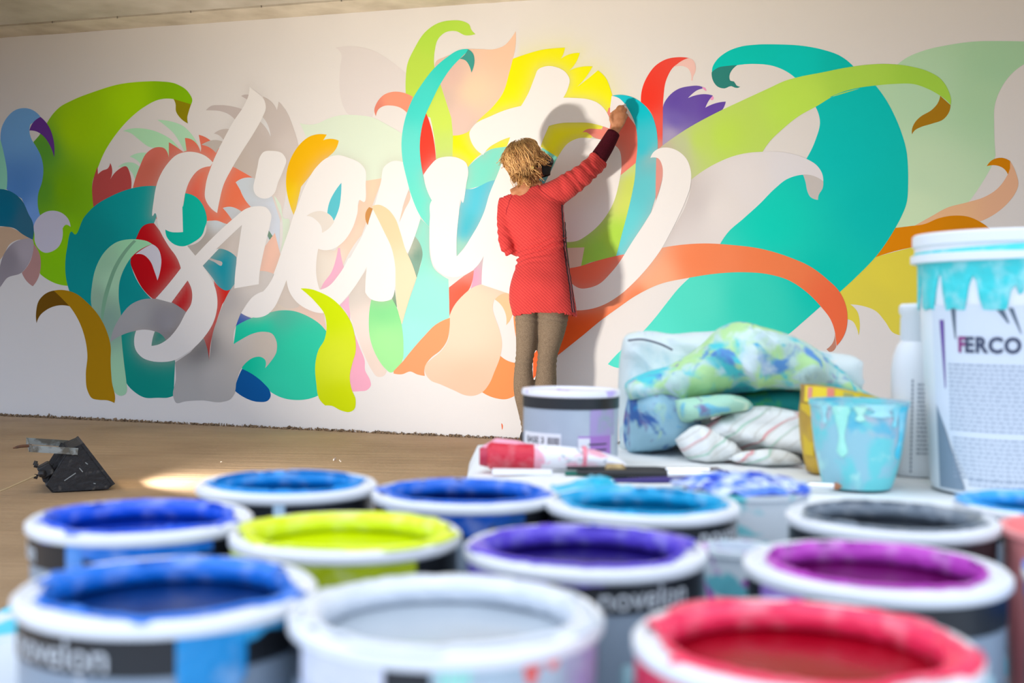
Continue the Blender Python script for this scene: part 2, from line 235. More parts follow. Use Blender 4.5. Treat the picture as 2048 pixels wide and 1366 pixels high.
('painted_leaf',1,[3023,1286,1,3083,1231,1,3080,1146,0,3088,1056,0,3112,992,0,3166,947,0,3204,927,1,3211,798,1,3214,699,1,3128,658,0,3043,577,0,2979,505,0,2921,435,1,2923,534,0,2910,655,1,2954,796,0,3003,937,0,3034,1066,0,3014,1146,0,2981,1187,1],[(3.02,1.16,0.26,0.726,0.603),(3.06,0.8,0.323,0.852,0.702),(2.96,0.56,0.349,0.835,0.757)],'tall aqua leaf'),
('painted_leaf',2,[2983,1185,1,3019,1141,0,3038,1086,0,3021,997,0,3003,935,1,2945,1067,1,2955,1117,0],[(2.96,1.1,0.414,0.499,0.386),(3.0,1.07,0.174,0.33,0.258),(2.96,1.01,0.23,0.416,0.335)],None),
('painted_flame',1,[3208,878,1,3260,917,1,3301,947,1,3364,982,1,3356,928,0,3334,868,0,3282,819,0,3241,769,0,3213,707,1],[(3.31,0.86,0.9,0.123,0.069),(3.34,0.94,0.692,0.187,0.144)],None),
('painted_petal',2,[3363,997,1,3425,1070,1,3413,977,0,3414,898,1,3342,868,1,3356,928,0],[(3.35,0.98,0.725,0.346,0.532),(3.38,1.04,0.599,0.531,0.579)],None),
('painted_leaf',4,[3216,699,1,3215,639,0,3198,560,0,3162,509,0,3098,458,0,3062,407,0,3062,352,1,3014,360,0,2970,376,0,2916,358,0,2862,361,1,2862,376,1,2921,435,1,2979,505,0,3054,587,0,3128,658,0],[(3.07,0.51,0.9,0.351,0.161)],'orange leaf'),
('painted_leaf',1,[3531,483,1,3578,454,0,3640,443,1,3692,316,1,3627,255,0,3571,231,0,3509,234,0,3421,268,1,3477,349,0,3512,428,0],[(3.55,0.33,0.9,0.309,0.108)],None),
('painted_leaf',1,[3608,714,1,3707,715,1,3710,511,1,3649,510,1,3622,607,0],[(3.65,0.62,0.9,0.314,0.12)],None),
('painted_leaf',3,[3213,707,1,3241,769,0,3293,829,0,3365,883,0,3427,901,0,3489,902,0,3541,879,0,3588,840,1,3531,840,0,3491,810,1,3481,761,0,3497,703,0,3524,634,0,3541,556,0,3531,478,0,3497,388,0,3467,319,0,3428,270,0,3374,245,0,3322,245,0,3248,272,0,3162,305,0,3098,328,0,3066,367,0,3060,407,0,3097,448,0,3160,499,0,3207,570,0,3213,639,0],[(3.31,0.66,0.9,0.665,0.507),(3.35,0.28,0.879,0.554,0.396)],'pear shaped peach leaf'),
('painted_underside',4,[3493,810,1,3531,840,0,3585,850,1,3593,801,0,3615,753,1,3585,684,1,3565,661,1,3564,713,0,3537,772,0],[(3.56,0.77,0.858,0.56,0.313)],None),
('painted_leaf',2,[3352,2356,1,3328,2380,0,3312,2415,0,3285,2431,0,3196,2445,0,3112,2432,0,3038,2387,0,2969,2292,0,2927,2205,0,2917,2115,0,2919,2025,1,2947,1944,1,3077,1880,1,3105,1750,0,3117,1620,1,3220,1642,1,3222,1756,0,3209,1874,0,3181,1984,0,3138,2080,0,3099,2176,0,3100,2275,0,3118,2338,0,3165,2377,0,3228,2381,0,3292,2352,0],[(3.07,2.4,0.469,0.773,0.078),(2.98,2.14,0.51,0.757,0.087),(3.17,1.89,0.618,0.826,0.12),(3.17,1.69,0.573,0.773,0.18)],'lime green curling leaf'),
('painted_leaf',3,[3314,2273,1,3386,2267,0,3469,2262,0,3530,2280,0,3576,2326,0,3598,2358,1,3599,2286,0,3583,2200,1,3563,2123,0,3524,1999,0,3464,1923,0,3372,1849,0,3310,1782,0,3221,1770,1,3209,1874,1,3138,2075,1,3099,2176,1,3109,2210,0,3157,2232,0,3199,2245,1,3282,2272,1],[(3.53,2.25,0.9,0.6,0.423),(3.35,2.03,0.9,0.677,0.476),(3.2,2.13,0.768,0.534,0.457),(3.26,1.86,0.792,0.584,0.507),(3.14,1.98,0.703,0.535,0.459)],'wide peach leaf'),
('painted_flame',3,[3050,1908,1,3077,1840,0,3100,1750,0,3116,1625,1,3038,1541,1,3021,1623,0,3013,1713,0,3024,1822,0],[(3.05,1.73,0.9,0.057,0.034)],'bright red sliver'),
('painted_leaf',3,[2727,1903,1,2716,1939,0,2732,1983,0,2775,2027,0,2840,2044,0,2894,2038,0,2965,2008,1,2928,1915,1,2885,1947,0,2830,1962,0,2776,1961,0,2743,1943,0],[(2.82,2.01,0.9,0.337,0.216),(2.72,1.96,0.763,0.254,0.182)],'salmon curled leaf'),
('painted_leaf',1,[3559,1701,1,3477,1691,0,3395,1647,0,3316,1583,1,3299,1448,1,3521,1502,1,3570,1666,1],[(3.45,1.68,0.207,0.756,0.617)],'mint leaf'),
('painted_leaf',2,[3297,1456,1,3346,1455,0,3387,1469,0,3449,1496,0,3542,1506,1,3482,1395,1,3441,1369,1,3381,1233,0,3294,1105,1,3247,1051,1,3245,1194,1,3265,1333,1],[(3.39,1.39,0.089,0.581,0.742),(3.3,1.22,0.054,0.519,0.652),(3.27,1.1,0.28,0.68,0.556)],'sky blue leaf'),
('painted_leaf',1,[3772,1681,1,3812,1669,0,3868,1622,1,3824,1534,1,3795,1477,1,3725,1478,1,3722,1662,1],[(3.84,1.67,0.177,0.793,0.664),(3.77,1.51,0.004,0.315,0.432)],None),
('painted_flame',4,[3583,2200,1,3653,2220,0,3764,2243,0,3853,2247,0,3893,2247,1,3884,2212,0,3869,2184,1,3914,2206,0,3980,2212,1,3959,2160,0,3920,2115,1,3974,2131,0,4056,2132,1,4024,2081,0,3966,2019,1,4014,2053,0,4087,2108,1,4131,2066,0,4161,1999,0,4177,1932,0,4171,1868,1,4116,1783,1,4020,1701,1,3868,1619,1,3772,1680,1,3721,1710,1,3559,1696,0,3447,1680,0,3364,1633,0,3318,1583,1,3260,1631,0,3220,1645,1,3221,1770,1,3310,1787,0,3382,1858,0,3464,1928,0,3524,2003,0,3563,2123,0],[(3.66,2.16,0.888,0.873,0.004),(4.1,1.97,0.9,0.9,0.004),(3.3,1.74,0.883,0.836,0.004),(3.51,1.97,0.9,0.896,0.004),(3.87,1.75,0.878,0.871,0.004)],'bright yellow flame with pointed tips'),
('painted_flame',5,[4002,1761,1,4024,1777,0,4077,1779,0,4116,1775,1,4153,1895,1,4231,1892,1,4279,1843,0,4309,1790,0,4322,1691,0,4320,1576,1,4227,1513,1,4196,1648,1,4117,1712,0,4068,1732,0,4019,1763,0],[(4.22,1.68,0.9,0.212,0.155),(4.08,1.77,0.877,0.23,0.178),(4.29,1.82,0.9,0.181,0.133)],'salmon leaf'),
('painted_flame',1,[4100,1556,1,3985,1444,1,3957,1310,1,4045,1376,1,4103,1403,1],[(4.03,1.43,0.806,0.149,0.108)],None),
('painted_leaf',2,[4064,1395,1,4006,1358,0,3962,1308,1,3929,1234,1,4007,1243,1,4065,1318,1],[(4.0,1.32,0.351,0.647,0.146),(3.96,1.27,0.248,0.373,0.257)],'green leaf inside the last letter'),
('painted_leaf',6,[4174,1962,1,4213,1965,0,4275,1953,0,4333,1921,0,4391,1857,0,4424,1772,0,4434,1687,0,4431,1547,0,4432,1407,1,4400,1295,1,4307,1151,1,4256,1067,1,4209,1060,1,4222,1109,0,4240,1184,0,4271,1307,0,4293,1428,0,4309,1550,0,4320,1682,0,4309,1785,0,4277,1862,0,4228,1925,0],[(4.33,1.9,0.004,0.567,0.684),(4.36,1.65,0.028,0.583,0.711),(4.26,1.23,0.137,0.678,0.739),(4.4,1.43,0.128,0.604,0.673),(4.39,1.59,0.193,0.547,0.594)],'tall turquoise leaf'),
('painted_petal',7,[4169,1961,1,4208,1948,0,4237,1922,0,4277,1862,0,4301,1809,0,4309,1787,1,4258,1853,0,4219,1892,1,4161,1866,1,4161,1895,1],[(4.25,1.87,0.861,0.843,0.855)],None),
('painted_leaf',7,[4229,1515,1,4312,1580,1,4309,1503,0,4294,1409,0,4271,1306,0,4240,1184,0,4209,1060,1,4058,1024,1,4012,1004,1,3933,992,1,3911,1141,1,4038,1197,1,4187,1357,1],[(4.27,1.46,0.618,0.741,0.129),(4.25,1.37,0.643,0.77,0.14),(4.09,1.09,0.351,0.714,0.094),(4.2,1.18,0.429,0.73,0.077),(4.22,1.54,0.591,0.743,0.323)],'lime leaf'),
('painted_blush',8,[3921,1107,1,4025,1110,1,4007,1004,1,3923,987,1],[(3.97,1.05,0.748,0.617,0.515)],None),
('painted_flame',8,[3933,992,1,4012,1006,0,4070,1025,0,4259,1070,1,4188,949,1,4111,892,1,4053,868,1,3954,881,1,3914,939,1],[(4.09,0.99,0.9,0.171,0.095)],'coral red area'),
('painted_flame',7,[4428,1613,1,4464,1582,1,4468,1537,0,4450,1434,0,4428,1369,1,4427,1500,0],[(4.44,1.49,0.805,0.293,0.25)],None),
('painted_flame',1,[4602,2150,1,4537,2158,0,4471,2149,0,4415,2118,0,4369,2059,0,4341,1990,0,4336,1920,1,4391,1862,0,4424,1772,0,4434,1645,1,4462,1663,1,4461,1827,0,4462,1938,0,4478,2040,0,4519,2108,0,4560,2131,1],[(4.36,1.93,0.9,0.049,0.027),(4.45,1.68,0.721,0.212,0.18),(4.45,1.73,0.872,0.102,0.076)],'red curved flame'),
('painted_underside',2,[4597,2150,1,4621,2140,0,4638,2106,0,4636,2069,0,4625,2047,0,4623,2024,1,4615,2026,1,4613,2061,0,4594,2095,0,4565,2108,0,4519,2105,1,4556,2134,0],[(4.59,2.1,0.899,0.59,0.542)],None),
('painted_leaf',1,[4462,1668,1,4461,1827,0,4464,1901,0,4493,1946,0,4540,1981,0,4605,1995,0,4660,1994,0,4695,1979,1,4651,1972,0,4619,1950,0,4599,1930,1,4643,1944,0,4698,1947,0,4735,1938,1,4712,1909,0,4695,1873,1,4745,1894,0,4806,1902,1,4795,1869,0,4764,1833,1,4673,1777,1,4581,1729,1],[(4.58,1.89,0.149,0.091,0.434),(4.53,1.92,0.137,0.081,0.422),(4.5,1.73,0.405,0.349,0.562),(4.72,1.89,0.14,0.073,0.43),(4.53,1.81,0.181,0.131,0.484)],'violet flame leaf'),
('painted_petal',2,[4674,1986,1,4693,1982,0,4700,1963,1,4686,1972,0],[(4.69,1.98,0.864,0.362,0.612)],None),
('painted_petal',1,[4733,1936,1,4741,1924,0,4733,1912,1,4721,1916,0],[(4.73,1.92,0.861,0.362,0.613)],None),
('painted_leaf',1,[4728,2065,1,4730,2092,0,4750,2128,0,4804,2171,0,4876,2196,0,4966,2203,0,5073,2198,0,5206,2183,0,5311,2157,0,5407,2116,0,5472,2059,1,5383,1988,1,5178,2009,1,5120,2054,0,5049,2085,0,4959,2099,0,4862,2097,1,4796,2094,1],[(4.93,2.15,0.004,0.632,0.564),(5.2,2.11,0.004,0.648,0.598),(5.4,2.07,0.004,0.591,0.542)],'teal upper curl'),
('painted_underside',2,[4726,2065,1,4760,2089,0,4814,2096,0,4864,2097,1,4837,2073,0,4823,2042,0,4829,2014,0,4848,2009,0,4862,1987,0,4883,1979,1,4871,1974,0,4853,1976,0,4834,1985,0,4798,1974,0,4761,1985,0,4735,2018,0],[(4.81,2.03,0.033,0.251,0.226)],'dark teal turned-over tip'),
('painted_leaf',1,[5693,2058,1,5732,2087,0,5825,2124,0,5932,2144,0,6073,2156,0,6177,2152,0,6301,2143,1,6417,2131,1,6419,2058,1,6304,2027,0,6243,1978,0,6196,1906,0,6170,1825,0,6169,1728,0,6179,1570,1,6156,1504,0,6109,1415,0,6061,1340,1,6054,1333,1,5984,1311,0,5878,1263,0,5793,1211,1,5691,1201,1,5513,1253,1,5574,1972,1],[(6.17,2.03,0.438,0.743,0.465),(5.83,1.92,0.515,0.795,0.537),(5.84,1.48,0.615,0.851,0.571),(6.12,1.85,0.474,0.766,0.476),(5.79,1.3,0.684,0.9,0.595)],'wide pale green leaf'),
('painted_leaf',1,[5602,1051,1,5701,1079,0,5795,1104,1,6023,1110,1,6033,604,1,5790,599,1,5735,640,1,5702,651,0,5657,712,0,5611,765,0,5544,792,0,5479,800,1,5515,764,0,5529,710,0,5525,636,1,5513,679,0,5494,710,0,5465,721,1,5447,803,1,5423,872,1,5519,958,1],[(5.68,0.96,0.841,0.742,0.079),(5.6,0.82,0.786,0.7,0.084)],'mustard yellow leaf'),
('painted_leaf',2,[5793,1213,1,5878,1263,0,5949,1304,0,6054,1333,0,6131,1358,0,6186,1394,0,6226,1446,1,6240,1472,1,6249,1538,1,6277,1478,0,6289,1411,0,6281,1385,0,6249,1333,0,6188,1274,0,6112,1232,1,5950,1225,1],[(6.23,1.29,0.85,0.497,0.315),(5.97,1.27,0.9,0.55,0.308)],'peach ribbon'),
('painted_underside',3,[6138,1515,1,6162,1545,0,6210,1556,0,6249,1538,1,6249,1501,1,6240,1470,1,6218,1502,0,6183,1518,0],[(6.2,1.52,0.712,0.255,0.004)],'golden turned-over ribbon tip'),
('painted_leaf',3,[5695,1203,1,5764,1211,0,5843,1222,0,5914,1252,0,5985,1264,0,6056,1257,0,6119,1226,0,6162,1192,0,6212,1132,1,6121,1164,1,6043,1171,0,5958,1165,0,5905,1138,1,5809,1108,0,5701,1082,0,5595,1047,1,5634,1113,1],[(5.72,1.17,0.813,0.279,0.004),(6.09,1.24,0.729,0.267,0.004)],'orange brown ribbon'),
('painted_leaf',4,[5282,1853,1,5286,1860,1,5352,1901,1,5426,1929,0,5500,1945,0,5585,1954,1,5634,1885,0,5680,1799,0,5718,1706,0,5745,1613,0,5757,1491,0,5758,1433,0,5751,1326,0,5726,1258,0,5698,1201,0,5606,1055,0,5519,958,0,5427,867,1,5388,816,1,5328,788,1,5250,715,0,5163,636,0,4969,509,1,4414,433,1,4285,430,1,4213,433,0,4171,450,1,4221,506,0,4373,642,0,4438,718,0,4503,803,0,4567,883,0,4622,937,1,4686,1041,1,4790,1126,1,4830,1188,0,4911,1261,0,4999,1342,0,5078,1423,0,5139,1471,0,5223,1496,1,5239,1578,1,5285,1678,0,5306,1776,0],[(5.46,1.62,0.004,0.601,0.575),(5.58,1.88,0.004,0.605,0.579),(5.08,1.23,0.007,0.693,0.555),(4.68,0.82,0.096,0.758,0.608),(4.41,0.59,0.106,0.788,0.648),(5.35,0.93,0.004,0.62,0.517),(5.6,1.3,0.004,0.594,0.552),(4.96,0.82,0.042,0.69,0.553)],'very large teal swirl'),
('painted_leaf',5,[4623,1477,1,4714,1545,0,4823,1588,0,4922,1612,0,5039,1623,0,5137,1613,0,5239,1578,0,5296,1539,0,5325,1489,0,5329,1455,1,5280,1483,0,5218,1493,1,5139,1471,0,5078,1423,0,4999,1342,0,4911,1261,0,4830,1188,0,4787,1122,1,4647,1123,1,4474,1101,1,4534,1219,0,4597,1339,0,4623,1450,0],[(4.94,1.47,0.802,0.78,0.787),(4.81,1.31,0.799,0.769,0.756),(5.15,1.52,0.784,0.783,0.829),(4.63,1.37,0.644,0.608,0.609)],'large off-white leaf'),
('painted_underside',6,[5223,1494,1,5280,1485,0,5329,1455,1,5326,1417,0,5306,1381,0,5304,1357,1,5264,1373,0,5246,1409,0,5238,1450,0],[(5.28,1.43,0.602,0.578,0.563)],None),
('painted_leaf',6,[4623,1479,1,4769,1571,0,4859,1605,0,5008,1622,1,5038,1668,0,5108,1738,0,5195,1807,0,5286,1856,0,5385,1912,0,5508,1942,0,5352,1901,0,5426,1929,0,5500,1945,0,5585,1953,0,5684,1957,0,5778,1951,0,5843,1925,0,5907,1885,1,5937,1861,0,5959,1835,1,5960,1856,0,5943,1917,0,5907,1972,0,5849,2012,0,5762,2043,0,5645,2063,0,5535,2064,0,5424,2053,0,5311,2035,0,5198,2018,0,5121,2000,0,5033,1963,0,4899,1906,0,4764,1847,0,4581,1752,0,4458,1670,1,4437,1650,1,4527,1638,1,4602,1580,1],[(4.8,1.72,0.534,0.796,0.107),(5.2,1.89,0.553,0.876,0.108),(5.46,1.99,0.464,0.788,0.098),(5.83,2.0,0.411,0.743,0.081),(4.56,1.67,0.542,0.623,0.343),(4.48,1.65,0.559,0.52,0.361),(4.67,1.7,0.539,0.747,0.145)],'long lime green ribbon leaf'),
('painted_underside',2,[5907,1885,1,5958,1835,1,5953,1803,0,5925,1763,0,5868,1742,0,5811,1725,0,5786,1711,0,5772,1690,1,5772,1719,0,5786,1753,0,5810,1779,0,5867,1814,0,5895,1847,0],[(5.86,1.78,0.426,0.219,0.012)],'brown turned-over ribbon tip'),
('painted_leaf',6,[5414,578,1,5452,637,0,5467,727,0,5456,798,0,5421,870,0,5360,932,0,5271,1000,0,5165,1049,0,5004,1098,0,4849,1119,0,4703,1128,0,4573,1121,0,4470,1106,1,4357,1061,1,4112,844,1,3937,747,1,3730,492,1,3732,354,1,3822,446,0,3930,535,0,4028,614,0,4121,692,0,4217,763,0,4332,842,0,4454,901,0,4622,939,0,4779,963,0,4916,970,0,5051,959,0,5158,927,0,5247,869,0,5328,788,0,5381,717,0,5406,641,1],[(4.68,1.04,0.9,0.251,0.104),(5.08,1.04,0.9,0.234,0.089),(5.43,0.77,0.9,0.168,0.067),(4.43,0.93,0.9,0.437,0.252),(4.32,0.81,0.9,0.244,0.1),(3.98,0.67,0.9,0.122,0.021)],'coral ribbon leaf'),
('painted_underside',1,[5404,645,1,5412,575,1,5393,548,0,5377,544,1,5362,559,1,5392,591,0],[(5.39,0.59,0.567,0.263,0.185)],None),
('painted_letter',6,[1871,2119,1,1924,2080,0,1972,2036,0,1986,1984,0,1961,1922,0,1904,1831,0,1822,1718,0,1752,1615,0,1693,1511,0,1664,1406,0,1650,1338,1,1598,1376,0,1564,1429,0,1566,1514,0,1608,1640,0,1678,1775,0,1761,1909,0,1831,2000,0,1866,2072,0],'L','white upright stroke of the first letter'),
('painted_letter',7,[1616,1656,1,1561,1699,0,1501,1721,0,1427,1728,0,1354,1711,0,1280,1649,0,1219,1554,0,1189,1436,0,1184,1328,0,1193,1341,0,1228,1244,0,1297,1136,0,1366,1050,0,1391,991,1,1300,889,0,1207,797,1,1323,771,1,1441,913,1,1473,847,0,1467,762,0,1431,710,0,1377,621,0,1285,529,0,1241,506,0,1179,493,1,1188,543,0,1203,586,1,1140,596,0,1064,589,1,1049,530,0,1059,470,0,1110,417,0,1180,395,0,1255,391,0,1342,403,0,1440,451,0,1549,539,0,1633,657,0,1658,764,0,1646,854,0,1606,933,0,1550,1007,1,1664,1113,1,1495,1071,1,1439,1130,1,1432,1210,1,1405,1221,1,1401,1317,0,1397,1424,0,1398,1357,0,1418,1464,0,1453,1548,0,1514,1611,0,1598,1632,1],'L','large white letter S'),
('painted_letter',8,[1548,1005,1,1604,1071,0,1712,1166,0,1827,1261,1,1810,1154,0,1794,1049,0,1783,965,0,1778,865,1,1949,892,1,1956,976,0,1971,1049,0,1999,1164,0,2025,1267,0,2032,1319,0,2003,1362,0,1920,1376,0,1861,1364,0,1767,1302,0,1648,1208,0,1495,1069,1,1458,1103,1],'L','white letter i'),
('painted_letter',5,[1946,1678,0,1970,1709,0,2034,1716,0,2104,1697,0,2130,1657,0,2111,1596,0,2077,1524,0,2048,1452,0,2014,1427,0,1967,1424,0,1920,1449,0,1907,1475,0,1918,1559,0,1932,1621,0],'L','white dot of the letter i'),
('painted_letter',6,[1827,710,1,1850,744,0,1903,808,0,1979,847,1,2020,892,0,2059,976,0,2110,1111,0,2155,1230,0,2189,1328,0,2211,1377,0,2261,1494,0,2334,1606,0,2402,1660,0,2475,1677,0,2559,1656,0,2626,1625,0,2660,1587,0,2666,1501,0,2651,1390,0,2629,1403,0,2613,1322,0,2575,1221,0,2520,1150,0,2453,1109,0,2397,1101,0,2355,1110,1,2343,1027,0,2346,935,0,2368,860,1,2422,879,0,2489,945,0,2555,1048,1,2644,1098,1,2676,997,1,2569,839,0,2497,766,1,2424,719,1,2356,719,0,2287,739,0,2206,789,0,2165,841,0,2141,919,1,2102,830,0,2056,746,0,2010,704,0,1951,685,0,1881,690,0],'L','white letter e'),
('painted_leaf',7,[2505,1509,1,2503,1433,0,2490,1352,0,2457,1279,1,2434,1296,0,2413,1327,1,2427,1394,0,2460,1454,0],[(2.47,1.39,0.112,0.552,0.647)],'aqua sliver inside the letter e'),
('painted_underside',8,[2273,1311,1,2326,1336,0,2394,1335,0,2451,1293,0,2459,1273,1,2429,1237,0,2379,1207,1,2372,1248,0,2338,1285,0,2304,1306,0],[(2.37,1.29,0.771,0.727,0.662)],None),
('painted_letter',7,[2840,1631,0,2905,1624,0,2960,1595,0,2972,1554,0,2950,1475,0,2914,1375,0,2888,1270,1,2884,1198,1,2876,966,1,2866,876,0,2845,810,0,2774,792,0,2703,809,0,2671,846,1,2672,915,0,2680,999,1,2634,936,0,2569,839,0,2519,792,1,2434,832,1,2522,966,0,2577,1068,0,2643,1179,0,2686,1270,0,2728,1378,0,2765,1509,0,2786,1599,0],'L','white letter n'),
('painted_letter',8,[2969,1474,1,3028,1274,1,3023,1286,1,2987,1177,0,2945,1077,1,2895,1137,1,2877,1298,1,2935,1395,1],'L',None),
('painted_underside',9,[2945,1453,1,2957,1423,0,2920,1335,0,2887,1263,1,2904,1335,0],[(2.92,1.36,0.734,0.569,0.471)],None),
('painted_leaf',9,[2712,1351,1,2707,1363,1,2750,1372,0,2806,1349,0,2861,1288,0,2894,1208,0,2928,1107,0,2973,1017,0,3003,935,1,2954,796,0,2913,657,1,2878,775,0,2868,896,0,2865,997,0,2841,1107,0,2785,1219,0],[(2.83,1.28,0.9,0.64,0.398),(2.93,0.92,0.9,0.717,0.496)],'peach ribbon between the letters'),
('painted_underside',8,[2690,1359,1,2714,1349,1,2696,1300,0,2683,1250,1,2667,1286,0,2668,1326,0],[(2.69,1.31,0.58,0.276,0.086)],None),
('painted_leaf',9,[3308,2271,1,3251,2268,0,3178,2231,0,3104,2176,0,3020,2080,0,2957,1984,0,2916,1876,0,2896,1756,0,2902,1646,0,2931,1525,0,2970,1404,0,3026,1294,0,3080,1235,1,3084,1303,0,3094,1392,1,3055,1473,0,3027,1583,0,3013,1703,0,3019,1802,0,3044,1891,0,3086,1978,0,3138,2075,0,3200,2161,0,3257,2217,0,3316,2265,1],[(3.2,2.24,0.042,0.702,0.618),(2.98,1.99,0.068,0.723,0.655),(2.93,1.69,0.141,0.762,0.677),(3.02,1.34,0.155,0.77,0.635)],'turquoise arc'),
('painted_underside',10,[3308,2270,1,3340,2242,0,3349,2202,0,3343,2163,0,3331,2133,1,3317,2174,0,3294,2205,0,3257,2217,1,3288,2240,0],[(3.32,2.21,0.058,0.356,0.313)],None),
('painted_letter',10,[3038,1543,1,3075,1592,0,3122,1635,0,3186,1648,0,3260,1636,0,3307,1605,0,3319,1566,0,3309,1487,0,3284,1379,0,3280,1391,0,3263,1293,0,3254,1194,0,3255,1061,1,3299,1105,1,3361,1203,1,3433,1212,1,3422,1063,1,3364,987,0,3301,952,0,3238,939,0,3164,957,0,3112,1007,0,3088,1096,0,3081,1196,0,3083,1295,0,3089,1385,0,3094,1392,1,3055,1473,0],'L','white letter u'),
('painted_letter',11,[3637,1926,1,3677,1992,0,3716,2086,0,3735,2129,0,3785,2147,0,3845,2138,0,3900,2106,0,3924,2062,0,3916,2019,0,3888,1963,1,3967,1957,0,4036,1947,0,4095,1921,0,4144,1867,0,4164,1800,0,4160,1777,1,4106,1797,0,4038,1814,0,3959,1819,0,3870,1818,0,3805,1805,1,3771,1728,1,3723,1584,1,3675,1421,1,3660,1094,1,3593,840,1,3412,896,1,3413,977,0,3422,1063,1,3361,1203,1,3421,1320,0,3450,1416,0,3510,1561,0,3549,1677,0,3574,1749,1,3497,1722,0,3436,1685,0,3411,1651,1,3364,1687,0,3331,1742,0,3323,1782,0,3351,1825,0,3454,1875,0,3556,1910,0],'L','white letter t'),
('painted_letter',8,[3785,1477,1,3824,1553,0,3868,1638,0,3921,1704,0,3980,1729,0,4049,1728,0,4117,1716,0,4181,1691,0,4217,1657,0,4231,1590,0,4218,1468,0,4187,1357,0,4154,1296,0,4106,1235,0,4038,1178,0,3990,1150,0,3931,1141,1,3771,1142,1,3828,1324,1,3949,1241,1,3998,1284,0,4036,1359,0,4068,1452,0,4071,1556,1,4023,1510,1,3985,1415,0,3946,1241,1,3829,1242,1],'L','white last letter e'),
('painted_letter',9,[4395,1607,1,4412,1638,0,4442,1657,0,4489,1661,0,4545,1642,0,4595,1597,0,4622,1524,0,4619,1440,0,4592,1357,0,4556,1274,0,4515,1191,0,4470,1107,0,4396,1004,0,4316,915,0,4235,842,0,4120,776,0,4055,758,0,3976,752,1,3877,765,1,3875,900,1,3959,901,1,4004,877,0,4053,880,0,4111,901,0,4178,963,0,4254,1065,1,4307,1151,0,4368,1244,0,4419,1333,0,4453,1435,0,4466,1509,0,4462,1560,0,4438,1603,0],'L','white sweeping tail stroke'),
('painted_leaf',8,[1418,1466,1,1497,1441,0,1559,1366,0,1572,1270,0,1568,1262,0,1542,1199,0,1482,1156,0,1402,1130,0,1334,1147,0,1284,1195,0,1275,1238,1,1309,1224,0,1371,1219,0,1405,1221,1,1401,1317,0,1397,1424,0,1400,1379,0],[(1.43,1.29,0.004,0.532,0.418)],'teal hook in front of the large letter S'),
('painted_leaf',7,[2237,867,1,2309,863,0,2377,842,0,2457,802,0,2525,741,0,2576,670,0,2606,579,0,2612,487,0,2591,415,0,2575,333,0,2587,262,0,2616,191,0,2605,135,0,2578,120,0,2522,126,0,2454,153,0,2414,153,1,2379,183,0,2350,296,0,2343,399,0,2364,492,0,2403,555,0,2416,627,0,2402,709,0,2344,780,0,2286,831,0],[(2.44,0.74,0.61,0.787,0.004),(2.51,0.43,0.674,0.797,0.03),(2.51,0.19,0.599,0.727,0.004)],'yellow-green curling leaf in front of the letters'),
('painted_drip',1,[3543,90,1,3549,86,0,3553,64,0,3548,50,1],[(3.55,0.07,0.816,0.164,0.057)],None),

]
def smooth_outline(flat):
    """closed outline through control points (u mm, height mm, corner flag)"""
    Q = np.array(flat, float).reshape(-1, 3); c = Q[:, 2] > .5; Q = Q[:, :2]/1000.; n = len(Q); out = []
    def tang(a, b, d):
        la = np.linalg.norm(b-a)+1e-9; lb = np.linalg.norm(d-b)+1e-9
        return ((b-a)/la*lb+(d-b)/lb*la)/(la+lb)
    for i in range(n):
        p1, p2 = Q[i], Q[(i+1) % n]; L = np.linalg.norm(p2-p1)
        if L < 1e-6: continue
        ch = (p2-p1)/L; m1 = None if c[i] else tang(Q[i-1], p1, p2); m2 = None if c[(i+1) % n] else tang(p1, p2, Q[(i+2) % n])
        if m1 is None and m2 is None: m1 = m2 = ch
        elif m1 is None: m1 = 2*ch-m2; m1 = m1/max(1, np.linalg.norm(m1))
        elif m2 is None: m2 = 2*ch-m1; m2 = m2/max(1, np.linalg.norm(m2))
        k = max(1, int(np.ceil(L/.014)))
        for s in range(k):
            t = s/k; out.append((2*t**3-3*t*t+1)*p1+(t**3-2*t*t+t)*L*m1+(3*t*t-2*t**3)*p2+(t**3-t*t)*L*m2)
    return np.array(out)
SH = [(n, l, smooth_outline(s), c, lb) for n, l, s, c, lb in MURAL]
LET = [(l, P) for n, l, P, c, lb in SH if c == 'L']
YEL = [P for n, l, P, c, lb in SH if lb and 'bright yellow flame' in lb][0]
LSEG = [(l, P, np.roll(P, -1, 0)) for l, P in LET]
def segdist(q, A, B):
    out = np.full(len(q), 9.)
    for s in range(0, len(q), 2000):
        Q = q[s:s+2000, None, :]; d = (B-A)[None]; L = (d**2).sum(2)+1e-12
        tt = np.clip(((Q-A[None])*d).sum(2)/L, 0, 1)
        out[s:s+2000] = np.sqrt((((A[None]+tt[..., None]*d)-Q)**2).sum(2).min(1))
    return out
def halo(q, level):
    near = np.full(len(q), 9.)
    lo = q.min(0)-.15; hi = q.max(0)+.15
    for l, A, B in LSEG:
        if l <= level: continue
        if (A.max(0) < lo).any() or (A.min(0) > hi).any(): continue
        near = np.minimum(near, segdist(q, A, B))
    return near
WHITE = np.array([.80, .785, .77]); LETW = np.array([.86, .85, .835])
